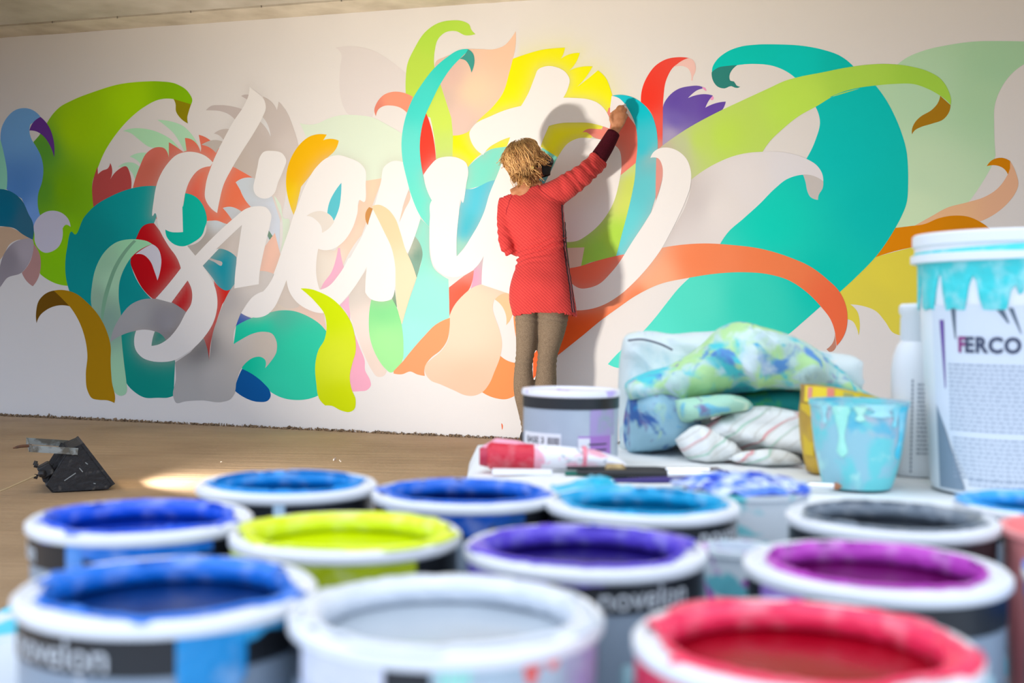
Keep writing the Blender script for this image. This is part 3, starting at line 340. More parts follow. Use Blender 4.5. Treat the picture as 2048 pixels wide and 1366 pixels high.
# wall with the sprayed ground colour of the mural around the shapes
us = np.concatenate([np.linspace(-4, -.1, 8), np.arange(0, 6.6, .03), np.linspace(6.8, 12, 8)])
zs = np.concatenate([np.arange(0, 2.5, .03), [WH]])
UU, ZZ = np.meshgrid(us, zs); q = np.stack([UU.ravel(), ZZ.ravel()], 1)
colr = np.tile(WHITE, (len(q), 1))
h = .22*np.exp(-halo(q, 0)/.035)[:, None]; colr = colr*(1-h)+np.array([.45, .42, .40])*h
h = (.5*np.exp(-segdist(q, YEL, np.roll(YEL, -1, 0))/.07)*(q[:, 0] > 3.6)*(q[:, 1] > 1.7))[:, None]; colr = colr*(1-h)+np.array([.80, .80, .30])*h
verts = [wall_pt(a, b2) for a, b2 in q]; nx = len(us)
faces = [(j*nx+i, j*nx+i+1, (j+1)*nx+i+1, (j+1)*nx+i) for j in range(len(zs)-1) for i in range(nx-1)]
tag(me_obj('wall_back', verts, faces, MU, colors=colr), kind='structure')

mur = thing('mural', wall_pt(3.2, 0), label='large colourful mural with white lettering and curling leaves painted on the white wall', cat='mural')
inv = Vector(wall_pt(3.2, 0))
for n, l, P, c, lb in SH:
    keep = [0]
    for i in range(1, len(P)):
        if np.linalg.norm(P[i]-P[keep[-1]]) > .004: keep.append(i)
    P = P[keep]; lo, hi = P.min(0), P.max(0); st = .022
    gx, gz = np.meshgrid(np.arange(lo[0], hi[0], st), np.arange(lo[1], hi[1], st)); g = np.stack([gx.ravel(), gz.ravel()], 1)
    if c == 'L' : g = g[::6]
    vs = [Vector(p) for p in P]+[Vector(p) for p in g]
    r = delaunay_2d_cdt(vs, [], [list(range(len(P)))], 1, 1e-5)
    V = np.array([tuple(x) for x in r[0]]); F = r[2]
    if c == 'L': cc = np.tile(LETW, (len(V), 1))
    else:
        C2 = np.array(c); d = ((V[:, None, :]-C2[None, :, :2])**2).sum(2)+.0004
        wt = 1/d**1.4; cc = (wt[..., None]*C2[None, :, 2:]).sum(1)/wt.sum(1, keepdims=True)
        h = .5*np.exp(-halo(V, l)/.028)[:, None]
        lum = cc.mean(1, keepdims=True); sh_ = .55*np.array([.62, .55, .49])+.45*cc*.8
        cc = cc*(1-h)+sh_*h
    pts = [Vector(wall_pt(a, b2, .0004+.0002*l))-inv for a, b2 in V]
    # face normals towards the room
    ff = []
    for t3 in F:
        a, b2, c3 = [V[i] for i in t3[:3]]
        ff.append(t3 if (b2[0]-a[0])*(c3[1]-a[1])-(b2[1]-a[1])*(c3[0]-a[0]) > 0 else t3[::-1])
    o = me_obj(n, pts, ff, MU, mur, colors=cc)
    if lb: o['label'] = lb
bm_used = {i for fc in faces for i in fc}

# ceiling: slab, recessed joints, beam strip along the wall
def strip(name, d0, d1, z0, z1, m, parent=None, u0=-5, u1=13):
    mb = MB(); vv = []
    for z in (z0, z1):
        for u, d in ((u0, d0), (u1, d0), (u1, d1), (u0, d1)): vv.append(wall_pt(u, z, d))
    mb.add(vv, [(3, 2, 1, 0), (4, 5, 6, 7), (0, 1, 5, 4), (1, 2, 6, 5), (2, 3, 7, 6), (3, 0, 4, 7)])
    return mb.build(name, m, parent, smooth=False)
ce = strip('ceiling', -.2, 4.7, WH+.03, WH+.25, CONC); tag(ce, kind='structure')
def rough_strip(name, d0, d1, z, m, amp):
    uu = np.arange(-5, 13, .06); vv = []; fc = []
    for u in uu:
        j = amp*mnoise.noise(Vector((u*3, d0*9, 0)))+amp*.6*mnoise.noise(Vector((u*17, d1*9, 3)))
        vv += [wall_pt(u, z+.035, d0), wall_pt(u, z+j*.4, d0), wall_pt(u, z, (d0+d1)/2), wall_pt(u, z, d1+j), wall_pt(u, z+.035, d1+j)]
    for k in range(len(uu)-1):
        for i in range(4): fc.append((k*5+i, k*5+i+1, (k+1)*5+i+1, (k+1)*5+i))
    return me_obj(name, vv, fc, m, ce, smooth=False)
rough_strip('ceiling_strip', -.02, .25, WH-.004, CONC2, .008)
rough_strip('ceiling_slab', .285, 1.62, WH-.004, CONC, .006)
rough_strip('ceiling_slab', 1.66, 2.95, WH-.004, CONC, .006)
rough_strip('ceiling_slab', 2.99, 4.7, WH-.004, CONC, .006)
strip('recessed_joint', .24, .30, WH+.02, WH+.031, DARK, ce)
nails = MB()
for u in (.62, 1.1, 1.62, 2.1, 2.62):
    nails.add(*[(lambda m_: (m_.v, m_.f))(MB().tube([wall_pt(u, WH+.02, .27), wall_pt(u+.004, WH-.014, .275)], .004, 6))][0])
nails.build('nail', mat('nail_steel', (.5, .45, .4), .5, 1), ce)

# rough gravel and mortar line at the foot of the wall
GR = mat('mortar_crumbs', hexlin('9c866c'), .95, noise=(60, hexlin('6a5844'), .4, .65))
gb = MB()
for k in range(2600):
    u = rng.uniform(-.4, 7); s = rng.uniform(.004, .011)*(1 if u > 1.4 else 1.25); d = rng.uniform(.0, .035)+.01*mnoise.noise(Vector((u*4, 0, 0)))
    c = Vector(wall_pt(u, rng.uniform(0, .012)*(1-d/.05), abs(d)))
    ax = [Vector(rng.normal(size=3)).normalized()*s*rng.uniform(.7, 1.3) for _ in range(3)]
    gb.add([c+ax[0], c-ax[0], c+ax[1], c-ax[1], c+ax[2]+Vector((0, 0, s*.4)), c-ax[2]*.6], [(0, 2, 4), (2, 1, 4), (1, 3, 4), (3, 0, 4), (2, 0, 5), (1, 2, 5), (3, 1, 5), (0, 3, 5)])
o = gb.build('mortar_crumbs', GR, None, smooth=False); tag(o, 'brown gravelly mortar crumbs lying along the foot of the mural wall', 'rubble', kind='stuff')
for (x, y, s, cl) in ((-.85, 5.55, .012, 'largest pale plaster crumb on the bare floor, casting a long thin shadow'), (-.815, 5.50, .008, 'small plaster crumb beside the largest one on the floor'), (-.02, 5.9, .008, 'tiny plaster crumb on the floor left of the woman'), (-1.36, 5.4, .006, 'tiny plaster crumb on the floor to the right of the floodlight')):
    mb = MB(); c = Vector((x, y, s*.5)); ax = [Vector(rng.normal(size=3)).normalized()*s for _ in range(3)]
    mb.add([c+ax[0], c-ax[0], c+ax[1], c-ax[1], c+ax[2], c-ax[2]*.6], [(0, 2, 4), (2, 1, 4), (1, 3, 4), (3, 0, 4), (2, 0, 5), (1, 2, 5), (3, 1, 5), (0, 3, 5)])
    o = mb.build('plaster_crumb', mat('plaster_crumb_white', (.7, .6, .5), .9), None, smooth=False)
    tag(o, cl, 'crumb', 'crumbs on the floor'); o.location.z = .002
# ================================================================ FLOODLIGHT
yaw = math.radians(25)
fl = thing('work_floodlight', (-1.672, 4.47, 0), yaw, 'battered black halogen floodlight resting tilted on the floor, grey bracket raised', 'floodlight')
BLK = mat('scuffed_black_paint', (.012, .012, .014), .5, noise=(35, (.10, .09, .075), .6, .78, 6), bump=.4, bscale=40)
RUB = mat('black_gasket', (.01, .01, .01), .7)
ZINC = mat('zinc_bracket', (.38, .42, .41), .45, .7, noise=(25, (.16, .15, .12), .45, .6))
RUST = mat('rusty_steel', (.16, .07, .035), .8, noise=(50, (.08, .05, .04), .4, .6))
W2 = .26
def prism(poly, y0, y1, inset=0):
    n = len(poly); v = [(x, y0, z) for x, z in poly]+[(x, y1, z) for x, z in poly]
    return v, [tuple(range(n)), tuple(range(2*n-1, n-1, -1))]+[(i, i+n, (i+1) % n+n, (i+1) % n) for i in range(n)]
side = [(0, .186), (.118, .02), (.10, .004), (-.105, .002), (-.128, .03), (-.045, .168)]
# body shell open at the front (the lamp face runs from (0,.186) to (.118,.02))
def shell(poly, w0, w1, th=.006):
    mb = MB()
    P = [Vector((x, 0, z)) for x, z in poly]; n = len(P)
    cx = sum((p for p in P), Vector())/n
    for y in (w0, w1):     # side cheeks
        s = th if y == w0 else -th
        v, f = prism(poly, y, y+s); mb.add(v, f)
    for i in range(1, n):  # walls except the front one
        a, b = P[i], P[(i+1) % n]
        ai = a+(cx-a).normalized()*th*1.6; bi = b+(cx-b).normalized()*th*1.6
        mb.add([(a.x, w0, a.z), (b.x, w0, b.z), (b.x, w1, b.z), (a.x, w1, a.z), (ai.x, w0, ai.z), (bi.x, w0, bi.z), (bi.x, w1, bi.z), (ai.x, w1, ai.z)],
               [(0, 1, 2, 3), (7, 6, 5, 4), (0, 4, 5, 1), (1, 5, 6, 2), (2, 6, 7, 3), (3, 7, 4, 0)])
    return mb
o = shell(side, 0, W2).build('housing', BLK, fl, smooth=False)
bv = o.modifiers.new('bevel', 'BEVEL'); bv.width = .003; bv.segments = 2; bv.limit_method = 'ANGLE'
# ribs on the back
rb = MB()
for k in range(7):
    y = .03+k*.033
    a = Vector((-.05, y, .166)); b2 = Vector((-.126, y, .036))
    d = (b2-a).normalized(); nn = Vector((-d.z, 0, d.x)); nn = nn if nn.x < 0 else -nn
    rb.add([a, b2, b2+nn*.012, a+nn*.009, a+Vector((0, .006, 0)), b2+Vector((0, .006, 0)), b2+nn*.012+Vector((0, .006, 0)), a+nn*.009+Vector((0, .006, 0))],
           [(0, 1, 2, 3), (7, 6, 5, 4), (0, 4, 5, 1), (1, 5, 6, 2), (2, 6, 7, 3), (3, 7, 4, 0)])
rb.build('cooling_ribs', BLK, fl, smooth=False)
# front frame
fdir = Vector((.118, 0, .02))-Vector((0, 0, .186)); fdir.normalize(); fn = Vector((-fdir.z, 0, fdir.x)); fn = fn if fn.x > 0 else -fn
fr = MB(); c0 = Vector((.059, W2/2, .103)); L = .2036
Rm = Matrix((fdir, Vector((0, 1, 0)), fn)).transposed()
for a, s in (((-L/2+.006, 0), (.012, W2+.01, .012)), ((L/2-.006, 0), (.012, W2+.01, .012)), ((0, -W2/2), (L, .012, .012)), ((0, W2/2), (L, .012, .012))):
    fr.box(c0+fdir*a[0]+Vector((0, a[1], 0))+fn*.004, s, Rm)
o = fr.build('front_frame', BLK, fl, smooth=False)
g = MB().box(c0-fn*.002, (L-.02, W2-.01, .003), Rm)
GL = bpy.data.materials.new('lit_lamp_glass'); GL.use_nodes = True
b = GL.node_tree.nodes['Principled BSDF']; b.inputs['Base Color'].default_value = (.9, .8, .6, 1); b.inputs['Emission Color'].default_value = (1, .72, .42, 1); b.inputs['Emission Strength'].default_value = 6
g.build('glass', GL, fl, smooth=False)
# junction box, gland, bracket, pivot, rust tip
jb = MB().box((-.125, .045, .085), (.05, .07, .05), Matrix.Rotation(-.5, 3, 'Y')); jb.tube([(-.15, .01, .075), (-.13, -.005, .078)], .014, 12)
o = jb.build('junction_box', BLK, fl); bv = o.modifiers.new('bevel', 'BEVEL'); bv.width = .006; bv.segments = 2
kn = MB()
for y, z in ((.02, .105), (.07, .108), (.02, .062)): kn.tube([(-.155, y, z), (-.168, y, z+.004)], .009, 8)
kn.build('screw_cap', BLK, fl)
br = MB()
for y in (-.012, W2+.012):
    br.box((-.100, y, .168), (.175, .004, .026), Matrix.Rotation(.10, 3, 'Y'))
    br.box((-.100, y-.003, .168), (.11, .003, .010), Matrix.Rotation(.10, 3, 'Y'))
br.box((-.186, W2/2, .178), (.004, W2+.028, .026))
br.build('bracket', ZINC, fl, smooth=False)
pv = MB()
for y in (-.022, W2+.012): pv.tube([(-.032, y, .158), (-.032, y+.010, .158)], .011, 14)
pv.build('pivot_bolt', ZINC, fl)
MB().tube(spline([(-.18, -.005, .186), (-.215, -.02, .187), (-.245, -.03, .182)], 4), [.006]*5+[.0055, .005, .003, .002], 8).build('rusty_hook', RUST, fl)
sc = MB()
for x, z, a, s in ((.0, .085, .9, .02), (-.04, .06, -.6, .05), (.02, .11, .7, .012), (.05, .03, .2, .008)):
    sc.box((x, -.0006, z), (s, .0008, .0035), Matrix.Rotation(a, 3, 'Y'))
sc.build('paint_scratch', mat('scratch_grey', (.3, .33, .33), .6), fl, smooth=False)
cb = MB().tube(spline([(-1.812, 4.385, .074), (-1.86, 4.36, .05), (-1.95, 4.34, .012), (-2.05, 4.33, .004), (-2.3, 4.36, .003), (-2.9, 4.55, .003), (-3.6, 4.5, .003)], 8), .0032, 8)
o = cb.build('power_cable', mat('beige_cable', hexlin('b79f74'), .5)); tag(o, 'thin beige power cable running from the black floodlight along the floor', 'cable')
# the lamp's own light
ld = bpy.data.lights.new('floodlight_beam', 'AREA'); ld.shape = 'RECTANGLE'; ld.size = .20; ld.size_y = .12; ld.energy = 112; ld.color = (1, .915, .815); ld.spread = math.radians(147)
lo = bpy.data.objects.new('floodlight_beam', ld); COL.objects.link(lo); lo.parent = fl
lo.location = c0+fn*.003; lo.rotation_euler = (-fn).to_track_quat('Z', 'Y').to_euler()
lo.rotation_euler = (Vector(fn)+Vector((0, 0, .28))).to_track_quat('-Z', 'Y').to_euler()

# ================================================================ WOMAN
wo = thing('person', ((0.1213,6.3450,0.0053)[0], 6.345, 0), 0, 'woman in red tunic and black face mask painting the mural with raised arm', 'person')
WB = Vector(wo.location)
def apply_remesh(o, vox, smooth_it=6, fac=.5):
    m = o.modifiers.new('r', 'REMESH'); m.mode = 'VOXEL'; m.voxel_size = vox
    m2 = o.modifiers.new('s', 'SMOOTH'); m2.iterations = smooth_it; m2.factor = fac
    dg = bpy.context.evaluated_depsgraph_get(); me = bpy.data.meshes.new_from_object(o.evaluated_get(dg))
    o.modifiers.clear(); o.data = me
    me.polygons.foreach_set('use_smooth', [True]*len(me.polygons)); return o
def bands(mb, secs, n=28):
    """stack of elliptical sections (x_left, x_right, z, y_centre, depth radius, lean) with world coordinates"""
    v = []; f = []; ps = [np.array(s, float) for s in secs]
    S2 = spline(ps, 5)
    for s in S2:
        cx, rx = (s[0]+s[1])/2, (s[1]-s[0])/2
        for k in range(n):
            a = 2*PI*k/n; e = .86
            ca, sa = math.cos(a), math.sin(a)
            ca = math.copysign(abs(ca)**e, ca); sa = math.copysign(abs(sa)**e, sa)
            v.append((cx+rx*ca, s[3]+s[4]*sa-s[5]*rx*ca*1.0, s[2]))
    m = len(S2)
    for i in range(m-1):
        for k in range(n):
            k2 = (k+1) % n; f.append((i*n+k, i*n+k2, (i+1)*n+k2, (i+1)*n+k))
    f.append(tuple(range(n))[::-1]); f.append(tuple((m-1)*n+k for k in range(n)))
    mb.add(v, f); return mb
# torso sections: left px, right px, height px
TOR = [(0.0373,0.1309,1.4469,6.3450,0.0500,.16),(0.0048,0.1864,1.4142,6.3450,0.0600,.16),(-0.0388,0.2364,1.3812,6.3450,0.0720,.16),(-0.0603,0.2644,1.3483,6.3400,0.0850,.16),(-0.0597,0.2734,1.2989,6.3350,0.0950,.16),(-0.0394,0.2800,1.2304,6.3400,0.1080,.16),(-0.0137,0.2865,1.1619,6.3450,0.1080,.16),(0.0174,0.2874,1.1016,6.3500,0.0960,.16),(0.0265,0.2910,1.0467,6.3500,0.0940,.16),(0.0110,0.3086,0.9751,6.3400,0.1120,.16),(-0.0155,0.3263,0.8924,6.3250,0.1280,.16),(-0.0198,0.3413,0.8098,6.3270,0.1260,.16),(-0.0079,0.3505,0.7493,6.3370,0.1180,.16),(0.0009,0.3566,0.7108,6.3410,0.1140,.16)]
dr = MB()
bands(dr, TOR)
LSH = (-0.0384,6.3750,1.3439); LEL = (-0.0402,6.3450,1.0879); LFO = (0.0377,6.4850,1.0949); LHA = (0.0545,6.5450,1.1470)
dr.tube(spline([(-0.0165,6.3650,1.3598), LSH, (-0.0480,6.3650,1.2435), (-0.0438,6.3550,1.1381), (-0.0294,6.3750,1.0899), (0.0040,6.4350,1.0857), LFO], 4), np.interp(np.linspace(0, 6, 25), [0, 1, 2, 3, 4, 5, 6], [.05, .050, .044, .041, .038, .036, .034]), 16)
RS = [(0.1754,6.3250,1.3747), (0.2297,6.3150,1.3908), (0.3052,6.3050,1.4398), (0.3755,6.3050,1.4926), (0.4315,6.3360,1.5439), (0.4624,6.3520,1.5794)]
dr.tube(spline(RS, 5), np.interp(np.linspace(0, 5, 26), [0, 1, 2, 3, 4, 5], [.070, .074, .068, .060, .056, .060]), 20)
dress = dr.build('tunic', None, wo)
apply_remesh(dress, .009, 8)
# trim above the neckline
bm = bmesh.new(); bm.from_mesh(dress.data)
pa = Vector((-0.0332,6.3450,1.3767)); pb = Vector((0.1585,6.3450,1.4425))
d = (pb-pa).normalized(); nrm = Vector((-d.z, 0, d.x))
nl = [f_ for f_ in bm.faces if (f_.calc_center_median()-pa).dot(nrm) > 0 and f_.calc_center_median().x < (0.1915,6.3450,1.4430)[0] and f_.calc_center_median().z > pa.z-.01]
bmesh.ops.delete(bm, geom=nl, context='FACES')
# open the sleeve end and the hem
ce1 = Vector((0.4624,6.3520,1.5794)); dd = (ce1-Vector((0.4315,6.3360,1.5439))).normalized()
bmesh.ops.delete(bm, geom=[f_ for f_ in bm.faces if (f_.calc_center_median()-ce1).dot(dd) > .006 and (f_.calc_center_median()-ce1).length < .09], context='FACES')
def hemz(x): 
    tt = (x-(0.0063,6.3450,0.7140)[0])/((0.3509,6.3450,0.7298)[0]-(0.0063,6.3450,0.7140)[0]); return (0.0064,6.3450,0.7084)[2]+(.022*math.sin(min(max(tt, 0), 1)*PI)**.6)+.006*tt
bmesh.ops.delete(bm, geom=[f_ for f_ in bm.faces if f_.calc_center_median().z < hemz(f_.calc_center_median().x) and f_.calc_center_median().z < (0.0055,6.3450,0.7746)[2]], context='FACES')
# folds at the waist and sleeve, quilting comes from the material
for vtx in bm.verts:
    p = vtx.co; x, z = p.x, p.z
    zw = (0.1477,6.3450,1.0465)[2]+.30*(x-.03)
    wfold = math.exp(-((z-zw)/.05)**2)
    a = .010*wfold*math.sin((z-zw*1.0)*190+6*mnoise.noise(Vector((x*6, 0, z*9))))
    arm = max(0, min(1, (x-.22)/.05))*max(0, min(1, (z-1.36)/.04))
    a += .0035*arm*math.sin(((x*.8+z*.62))*120+4*mnoise.noise(Vector((x*14, z*14, 0))))
    lar = max(0, min(1, (-.005-x)/.02))*max(0, 1-abs(z-(-0.0467,6.3450,1.1594)[2])/.12)
    a += .003*lar*math.sin(z*160+x*120)
    a += .004*mnoise.noise(Vector((x*13, p.y*13, z*13)))
    vtx.co = p+vtx.normal*a
bm.to_mesh(dress.data); bm.free()
RED = bpy.data.materials.new('red_quilted_knit'); RED.use_nodes = True; t = RED.node_tree; b = t.nodes['Principled BSDF']
b.inputs['Roughness'].default_value = .85; b.inputs['Specular IOR Level'].default_value = .15; b.inputs['Sheen Weight'].default_value = .08
tcn = N(t, 'ShaderNodeTexCoord'); mp = N(t, 'ShaderNodeMapping'); mp.inputs['Rotation'].default_value = (0, math.radians(-42), 0)
t.links.new(tcn.outputs['Object'], mp.inputs[0])
wv = N(t, 'ShaderNodeTexWave', wave_type='BANDS', bands_direction='Z'); wv.inputs['Scale'].default_value = 24; wv.inputs['Distortion'].default_value = .5; wv.inputs['Detail Scale'].default_value = 2
t.links.new(mp.outputs[0], wv.inputs[0])
wv2 = N(t, 'ShaderNodeTexWave', wave_type='BANDS', bands_direction='X'); wv2.inputs['Scale'].default_value = 16; wv2.inputs['Distortion'].default_value = 1.0
t.links.new(mp.outputs[0], wv2.inputs[0])
ad = N(t, 'ShaderNodeMath', operation='MULTIPLY_ADD'); t.links.new(wv2.outputs['Fac'], ad.inputs[0]); ad.inputs[1].default_value = .12; t.links.new(wv.outputs['Fac'], ad.inputs[2])
nz = N(t, 'ShaderNodeTexNoise'); nz.inputs['Scale'].default_value = 260; t.links.new(tcn.outputs['Object'], nz.inputs['Vector'])
ad2 = N(t, 'ShaderNodeMath', operation='MULTIPLY_ADD'); t.links.new(nz.outputs[0], ad2.inputs[0]); ad2.inputs[1].default_value = .5; t.links.new(ad.outputs[0], ad2.inputs[2])
bp = N(t, 'ShaderNodeBump'); bp.inputs['Strength'].default_value = .20; bp.inputs['Distance'].default_value = .004
t.links.new(ad2.outputs[0], bp.inputs['Height']); t.links.new(bp.outputs[0], b.inputs['Normal'])
mx = N(t, 'ShaderNodeMix', data_type='RGBA'); mx.inputs[6].default_value = (*hexlin('ac2a30'), 1); mx.inputs[7].default_value = (*hexlin('cc4440'), 1)
t.links.new(ad2.outputs[0], mx.inputs[0]); t.links.new(mx.outputs[2], b.inputs['Base Color'])
dress.data.materials.clear(); dress.data.materials.append(RED)
dress.location = -WB
dsol = dress.modifiers.new('cloth', 'SOLIDIFY'); dsol.thickness = .003; dsol.offset = -1
dress['label'] = 'red quilted tunic'
# body: one continuous surface
SKIN = mat('skin', hexlin('c98c66'), .55, sss=.15, noise=(40, hexlin('b87850'), .4, .7), bump=.12, bscale=90)
bd = MB()
bands(bd, [(a_[0]+.012, a_[1]-.012, a_[2], a_[3], max(a_[4]-.012, .03), a_[5]) for a_ in TOR[2:12]])
bd.tube(spline([(0.0605,6.3500,1.3703), (0.0682,6.3450,1.4028), (0.0761,6.3550,1.4425), (0.0893,6.3650,1.4934)], 4), np.interp(np.linspace(0, 3, 13), [0, 1, 2, 3], [.075, .060, .052, .052]), 20)
bd.tube(spline([(-0.0056,6.3500,1.3693), (0.0382,6.3450,1.3886), (0.0930,6.3450,1.4059), (0.1532,6.3350,1.4083)], 4), np.interp(np.linspace(0, 3, 13), [0, 1, 2, 3], [.045, .05, .05, .05]), 16)
# head turned right: skull, face, jaw, nose
def ell(mb, c, r, rot=None, n=20):
    v = []; f = []
    for i in range(1, n):
        th = PI*i/n
        for k in range(n*2):
            ph = PI*k/n; p = Vector((r[0]*math.sin(th)*math.cos(ph), r[1]*math.sin(th)*math.sin(ph), r[2]*math.cos(th)))
            if rot: p = rot @ p
            v.append(p+Vector(c))
    T = Vector((0, 0, r[2])); B_ = Vector((0, 0, -r[2]))
    if rot: T = rot @ T; B_ = rot @ B_
    v += [T+Vector(c), B_+Vector(c)]; m = 2*n
    for i in range(n-2):
        for k in range(m): f.append((i*m+k, (i+1)*m+k, (i+1)*m+(k+1) % m, i*m+(k+1) % m))
    for k in range(m):
        f.append((k, (k+1) % m, len(v)-2)); f.append(((n-2)*m+(k+1) % m, (n-2)*m+k, len(v)-1))
    return mb.add(v, f)
HC = Vector((0.0743,6.3600,1.5696))
tilt = Matrix.Rotation(math.radians(-16), 3, 'Y') @ Matrix.Rotation(math.radians(14), 3, 'Z')
def H(x, y, z): return HC+tilt @ Vector((x, y, z))    # head frame: +x is the face
ell(bd, H(-.008, 0, .018), (.092, .074, .092), tilt)
ell(bd, H(.034, 0, -.03), (.058, .056, .078), tilt)
ell(bd, H(.058, 0, -.075), (.034, .038, .026), tilt)
bd.tube([H(.080, 0, .022), H(.094, 0, .004), H(.106, 0, -.020), H(.096, 0, -.032)], [.009, .010, .014, .010], 10)
bd.tube([H(.082, -.03, .028), H(.088, 0, .030), H(.082, .03, .028)], .010, 8)
# arms
bd.tube(spline([LSH, (-0.0481,6.3670,1.2437), (-0.0412,6.3670,1.1500), (-0.0239,6.3850,1.0962), (0.0067,6.4350,1.0914), LFO, LHA], 4), np.interp(np.linspace(0, 6, 25), [0, 1, 2, 3, 4, 5, 6], [.040, .034, .031, .029, .027, .025, .022]), 14)
ell(bd, LHA+np.array((.01, .03, .0)), (.022, .045, .035)) if False else None
RA = [(0.2297,6.3150,1.3908), (0.3323,6.3050,1.4566), (0.4535,6.3410,1.5696), (0.5048,6.3800,1.6556), (0.5522,6.4000,1.7450), (0.5606,6.4050,1.7680)]
bd.tube(spline(RA, 5), np.interp(np.linspace(0, 5, 26), [0, 1, 2, 3, 4, 5], [.052, .046, .036, .034, .027, .026]), 16)
# right hand: palm and five fingers closed on a brush
hz = .01
def tube3(P_, R_): bd.tube(spline(P_, 4), np.interp(np.linspace(0, len(P_)-1, 4*(len(P_)-1)+1), range(len(P_)), R_), 10)
bd.tube(spline([(0.5549,6.4000,1.7533), (0.5657,6.4020,1.7814), (0.5763,6.4020,1.8147), (0.5843,6.4050,1.8485)], 4), np.interp(np.linspace(0, 3, 13), [0, 1, 2, 3], [.024, .036, .041, .036]), 16, R2=np.interp(np.linspace(0, 3, 13), [0, 1, 2, 3], [.022, .022, .022, .018]), upv=(1, 0, .5))
tube3([(0.5646,6.4000,1.8419), (0.5678,6.4100,1.8713), (0.5807,6.4320,1.8894), (0.5926,6.4400,1.8883)], [.0115, .0105, .0095, .008])
tube3([(0.5809,6.3980,1.8472), (0.5897,6.4080,1.8768), (0.6000,6.4300,1.8893), (0.6010,6.4390,1.8771)], [.0115, .0110, .0095, .008])
tube3([(0.5979,6.4000,1.8368), (0.6097,6.4120,1.8640), (0.6174,6.4340,1.8709), (0.6096,6.4370,1.8546)], [.011, .0105, .009, .008])
tube3([(0.6097,6.4040,1.8155), (0.6217,6.4160,1.8372), (0.6234,6.4340,1.8404), (0.6134,6.4440,1.8309)], [.010, .009, .008, .007])
tube3([(0.5457,6.3960,1.7829), (0.5313,6.3940,1.8100), (0.5372,6.4040,1.8422), (0.5577,6.4200,1.8647)], [.013, .0115, .0105, .008])
# left hand (held in front)
lh = Vector(LHA)
bd.tube([lh, lh+Vector((.01, .035, .01)), lh+Vector((.015, .065, .02))], [.022, .030, .028], 12)
for q_ in range(4):
    s_ = Vector((.0+.013*(q_-1.5), 0, 0)); bd.tube([lh+Vector((.015, .062, .02))+s_, lh+Vector((.015, .095-.004*abs(q_-1.3), .012))+s_, lh+Vector((.015, .10, -.012))+s_], [.009, .008, .007], 8)
bd.tube([lh+Vector((-.005, .03, .01)), lh+Vector((-.022, .055, .0)), lh+Vector((-.02, .08, -.008))], [.010, .009, .007], 8)
# legs and feet
LL = [((0.0804,6.3450,0.7426),0.0620),((0.0813,6.3450,0.6792),0.0600),((0.0796,6.3450,0.6046),0.0540),((0.0752,6.3450,0.5273),0.0480),((0.0703,6.3450,0.4830),0.0445),((0.0655,6.3450,0.4305),0.0450),((0.0667,6.3450,0.3476),0.0510),((0.0704,6.3450,0.2786),0.0490),((0.0799,6.3450,0.1957),0.0380),((0.0893,6.3450,0.1129),0.0280),((0.0930,6.3450,0.0520),0.0260)]
RL = [((0.2265,6.3450,0.7446),0.0800),((0.2245,6.3450,0.6949),0.0770),((0.2172,6.3450,0.6259),0.0680),((0.2046,6.3450,0.5484),0.0560),((0.1970,6.3450,0.4959),0.0500),((0.1925,6.3450,0.4323),0.0500),((0.1908,6.3450,0.3577),0.0540),((0.1891,6.3450,0.2802),0.0500),((0.1876,6.3450,0.1972),0.0380),((0.1888,6.3450,0.1142),0.0280),((0.1897,6.3450,0.0534),0.0260)]
def legtube(mb, L_, grow=0.0, n=18):
    S2 = spline([np.array((*p[0], p[1])) for p in L_], 4); mb.tube([s[:3] for s in S2], [s[3]+grow for s in S2], n)
legtube(bd, LL); legtube(bd, RL)
for L_ in (LL, RL):
    a_ = Vector(L_[-1][0]); bd.tube([a_+Vector((0, -.03, -.01)), a_+Vector((0, .03, -.02)), a_+Vector((.0, .11, -.03)), a_+Vector((.0, .15, -.032))], [.026, .030, .026, .014], 12)
body = bd.build('body', SKIN, wo); apply_remesh(body, .0058, 4)
body.data.materials.clear(); body.data.materials.append(SKIN); body.location = -WB
# leggings
LEGM = mat('taupe_leggings', hexlin('8b7a66'), .9, spec=.15, noise=(220, hexlin('6d5d4c'), .35, .7), bump=.15, bscale=300)
lg = MB(); legtube(lg, LL, .005, 24); legtube(lg, RL, .005, 24)
bands(lg, [(a_[0]+.006, a_[1]-.006, a_[2], a_[3], a_[4]-.008, a_[5]) for a_ in [(0.0112,0.3144,0.9559,6.3450,0.1050,.16),(0.0014,0.3211,0.8732,6.3450,0.1120,.16),(0.0051,0.3221,0.8044,6.3450,0.1050,.16),(0.0168,0.3118,0.7548,6.3450,0.0850,.16)]])
leg = lg.build('leggings', LEGM, wo); apply_remesh(leg, .007, 5)
leg.data.materials.clear(); leg.data.materials.append(LEGM); leg.location = -WB
bm = bmesh.new(); bm.from_mesh(leg.data)
for vtx in bm.verts:
    p = vtx.co
    vtx.co = p+vtx.normal*(.0022*math.sin(p.z*210+p.x*40)*max(math.exp(-((p.z-(0.0733,6.3450,0.4665)[2])/.05)**2), math.exp(-((p.z-(0.0785,6.3450,0.0989)[2])/.05)**2), .8*math.exp(-((p.z-(0.0701,6.3450,0.6928)[2])/.04)**2)))
bm.to_mesh(leg.data); bm.free()
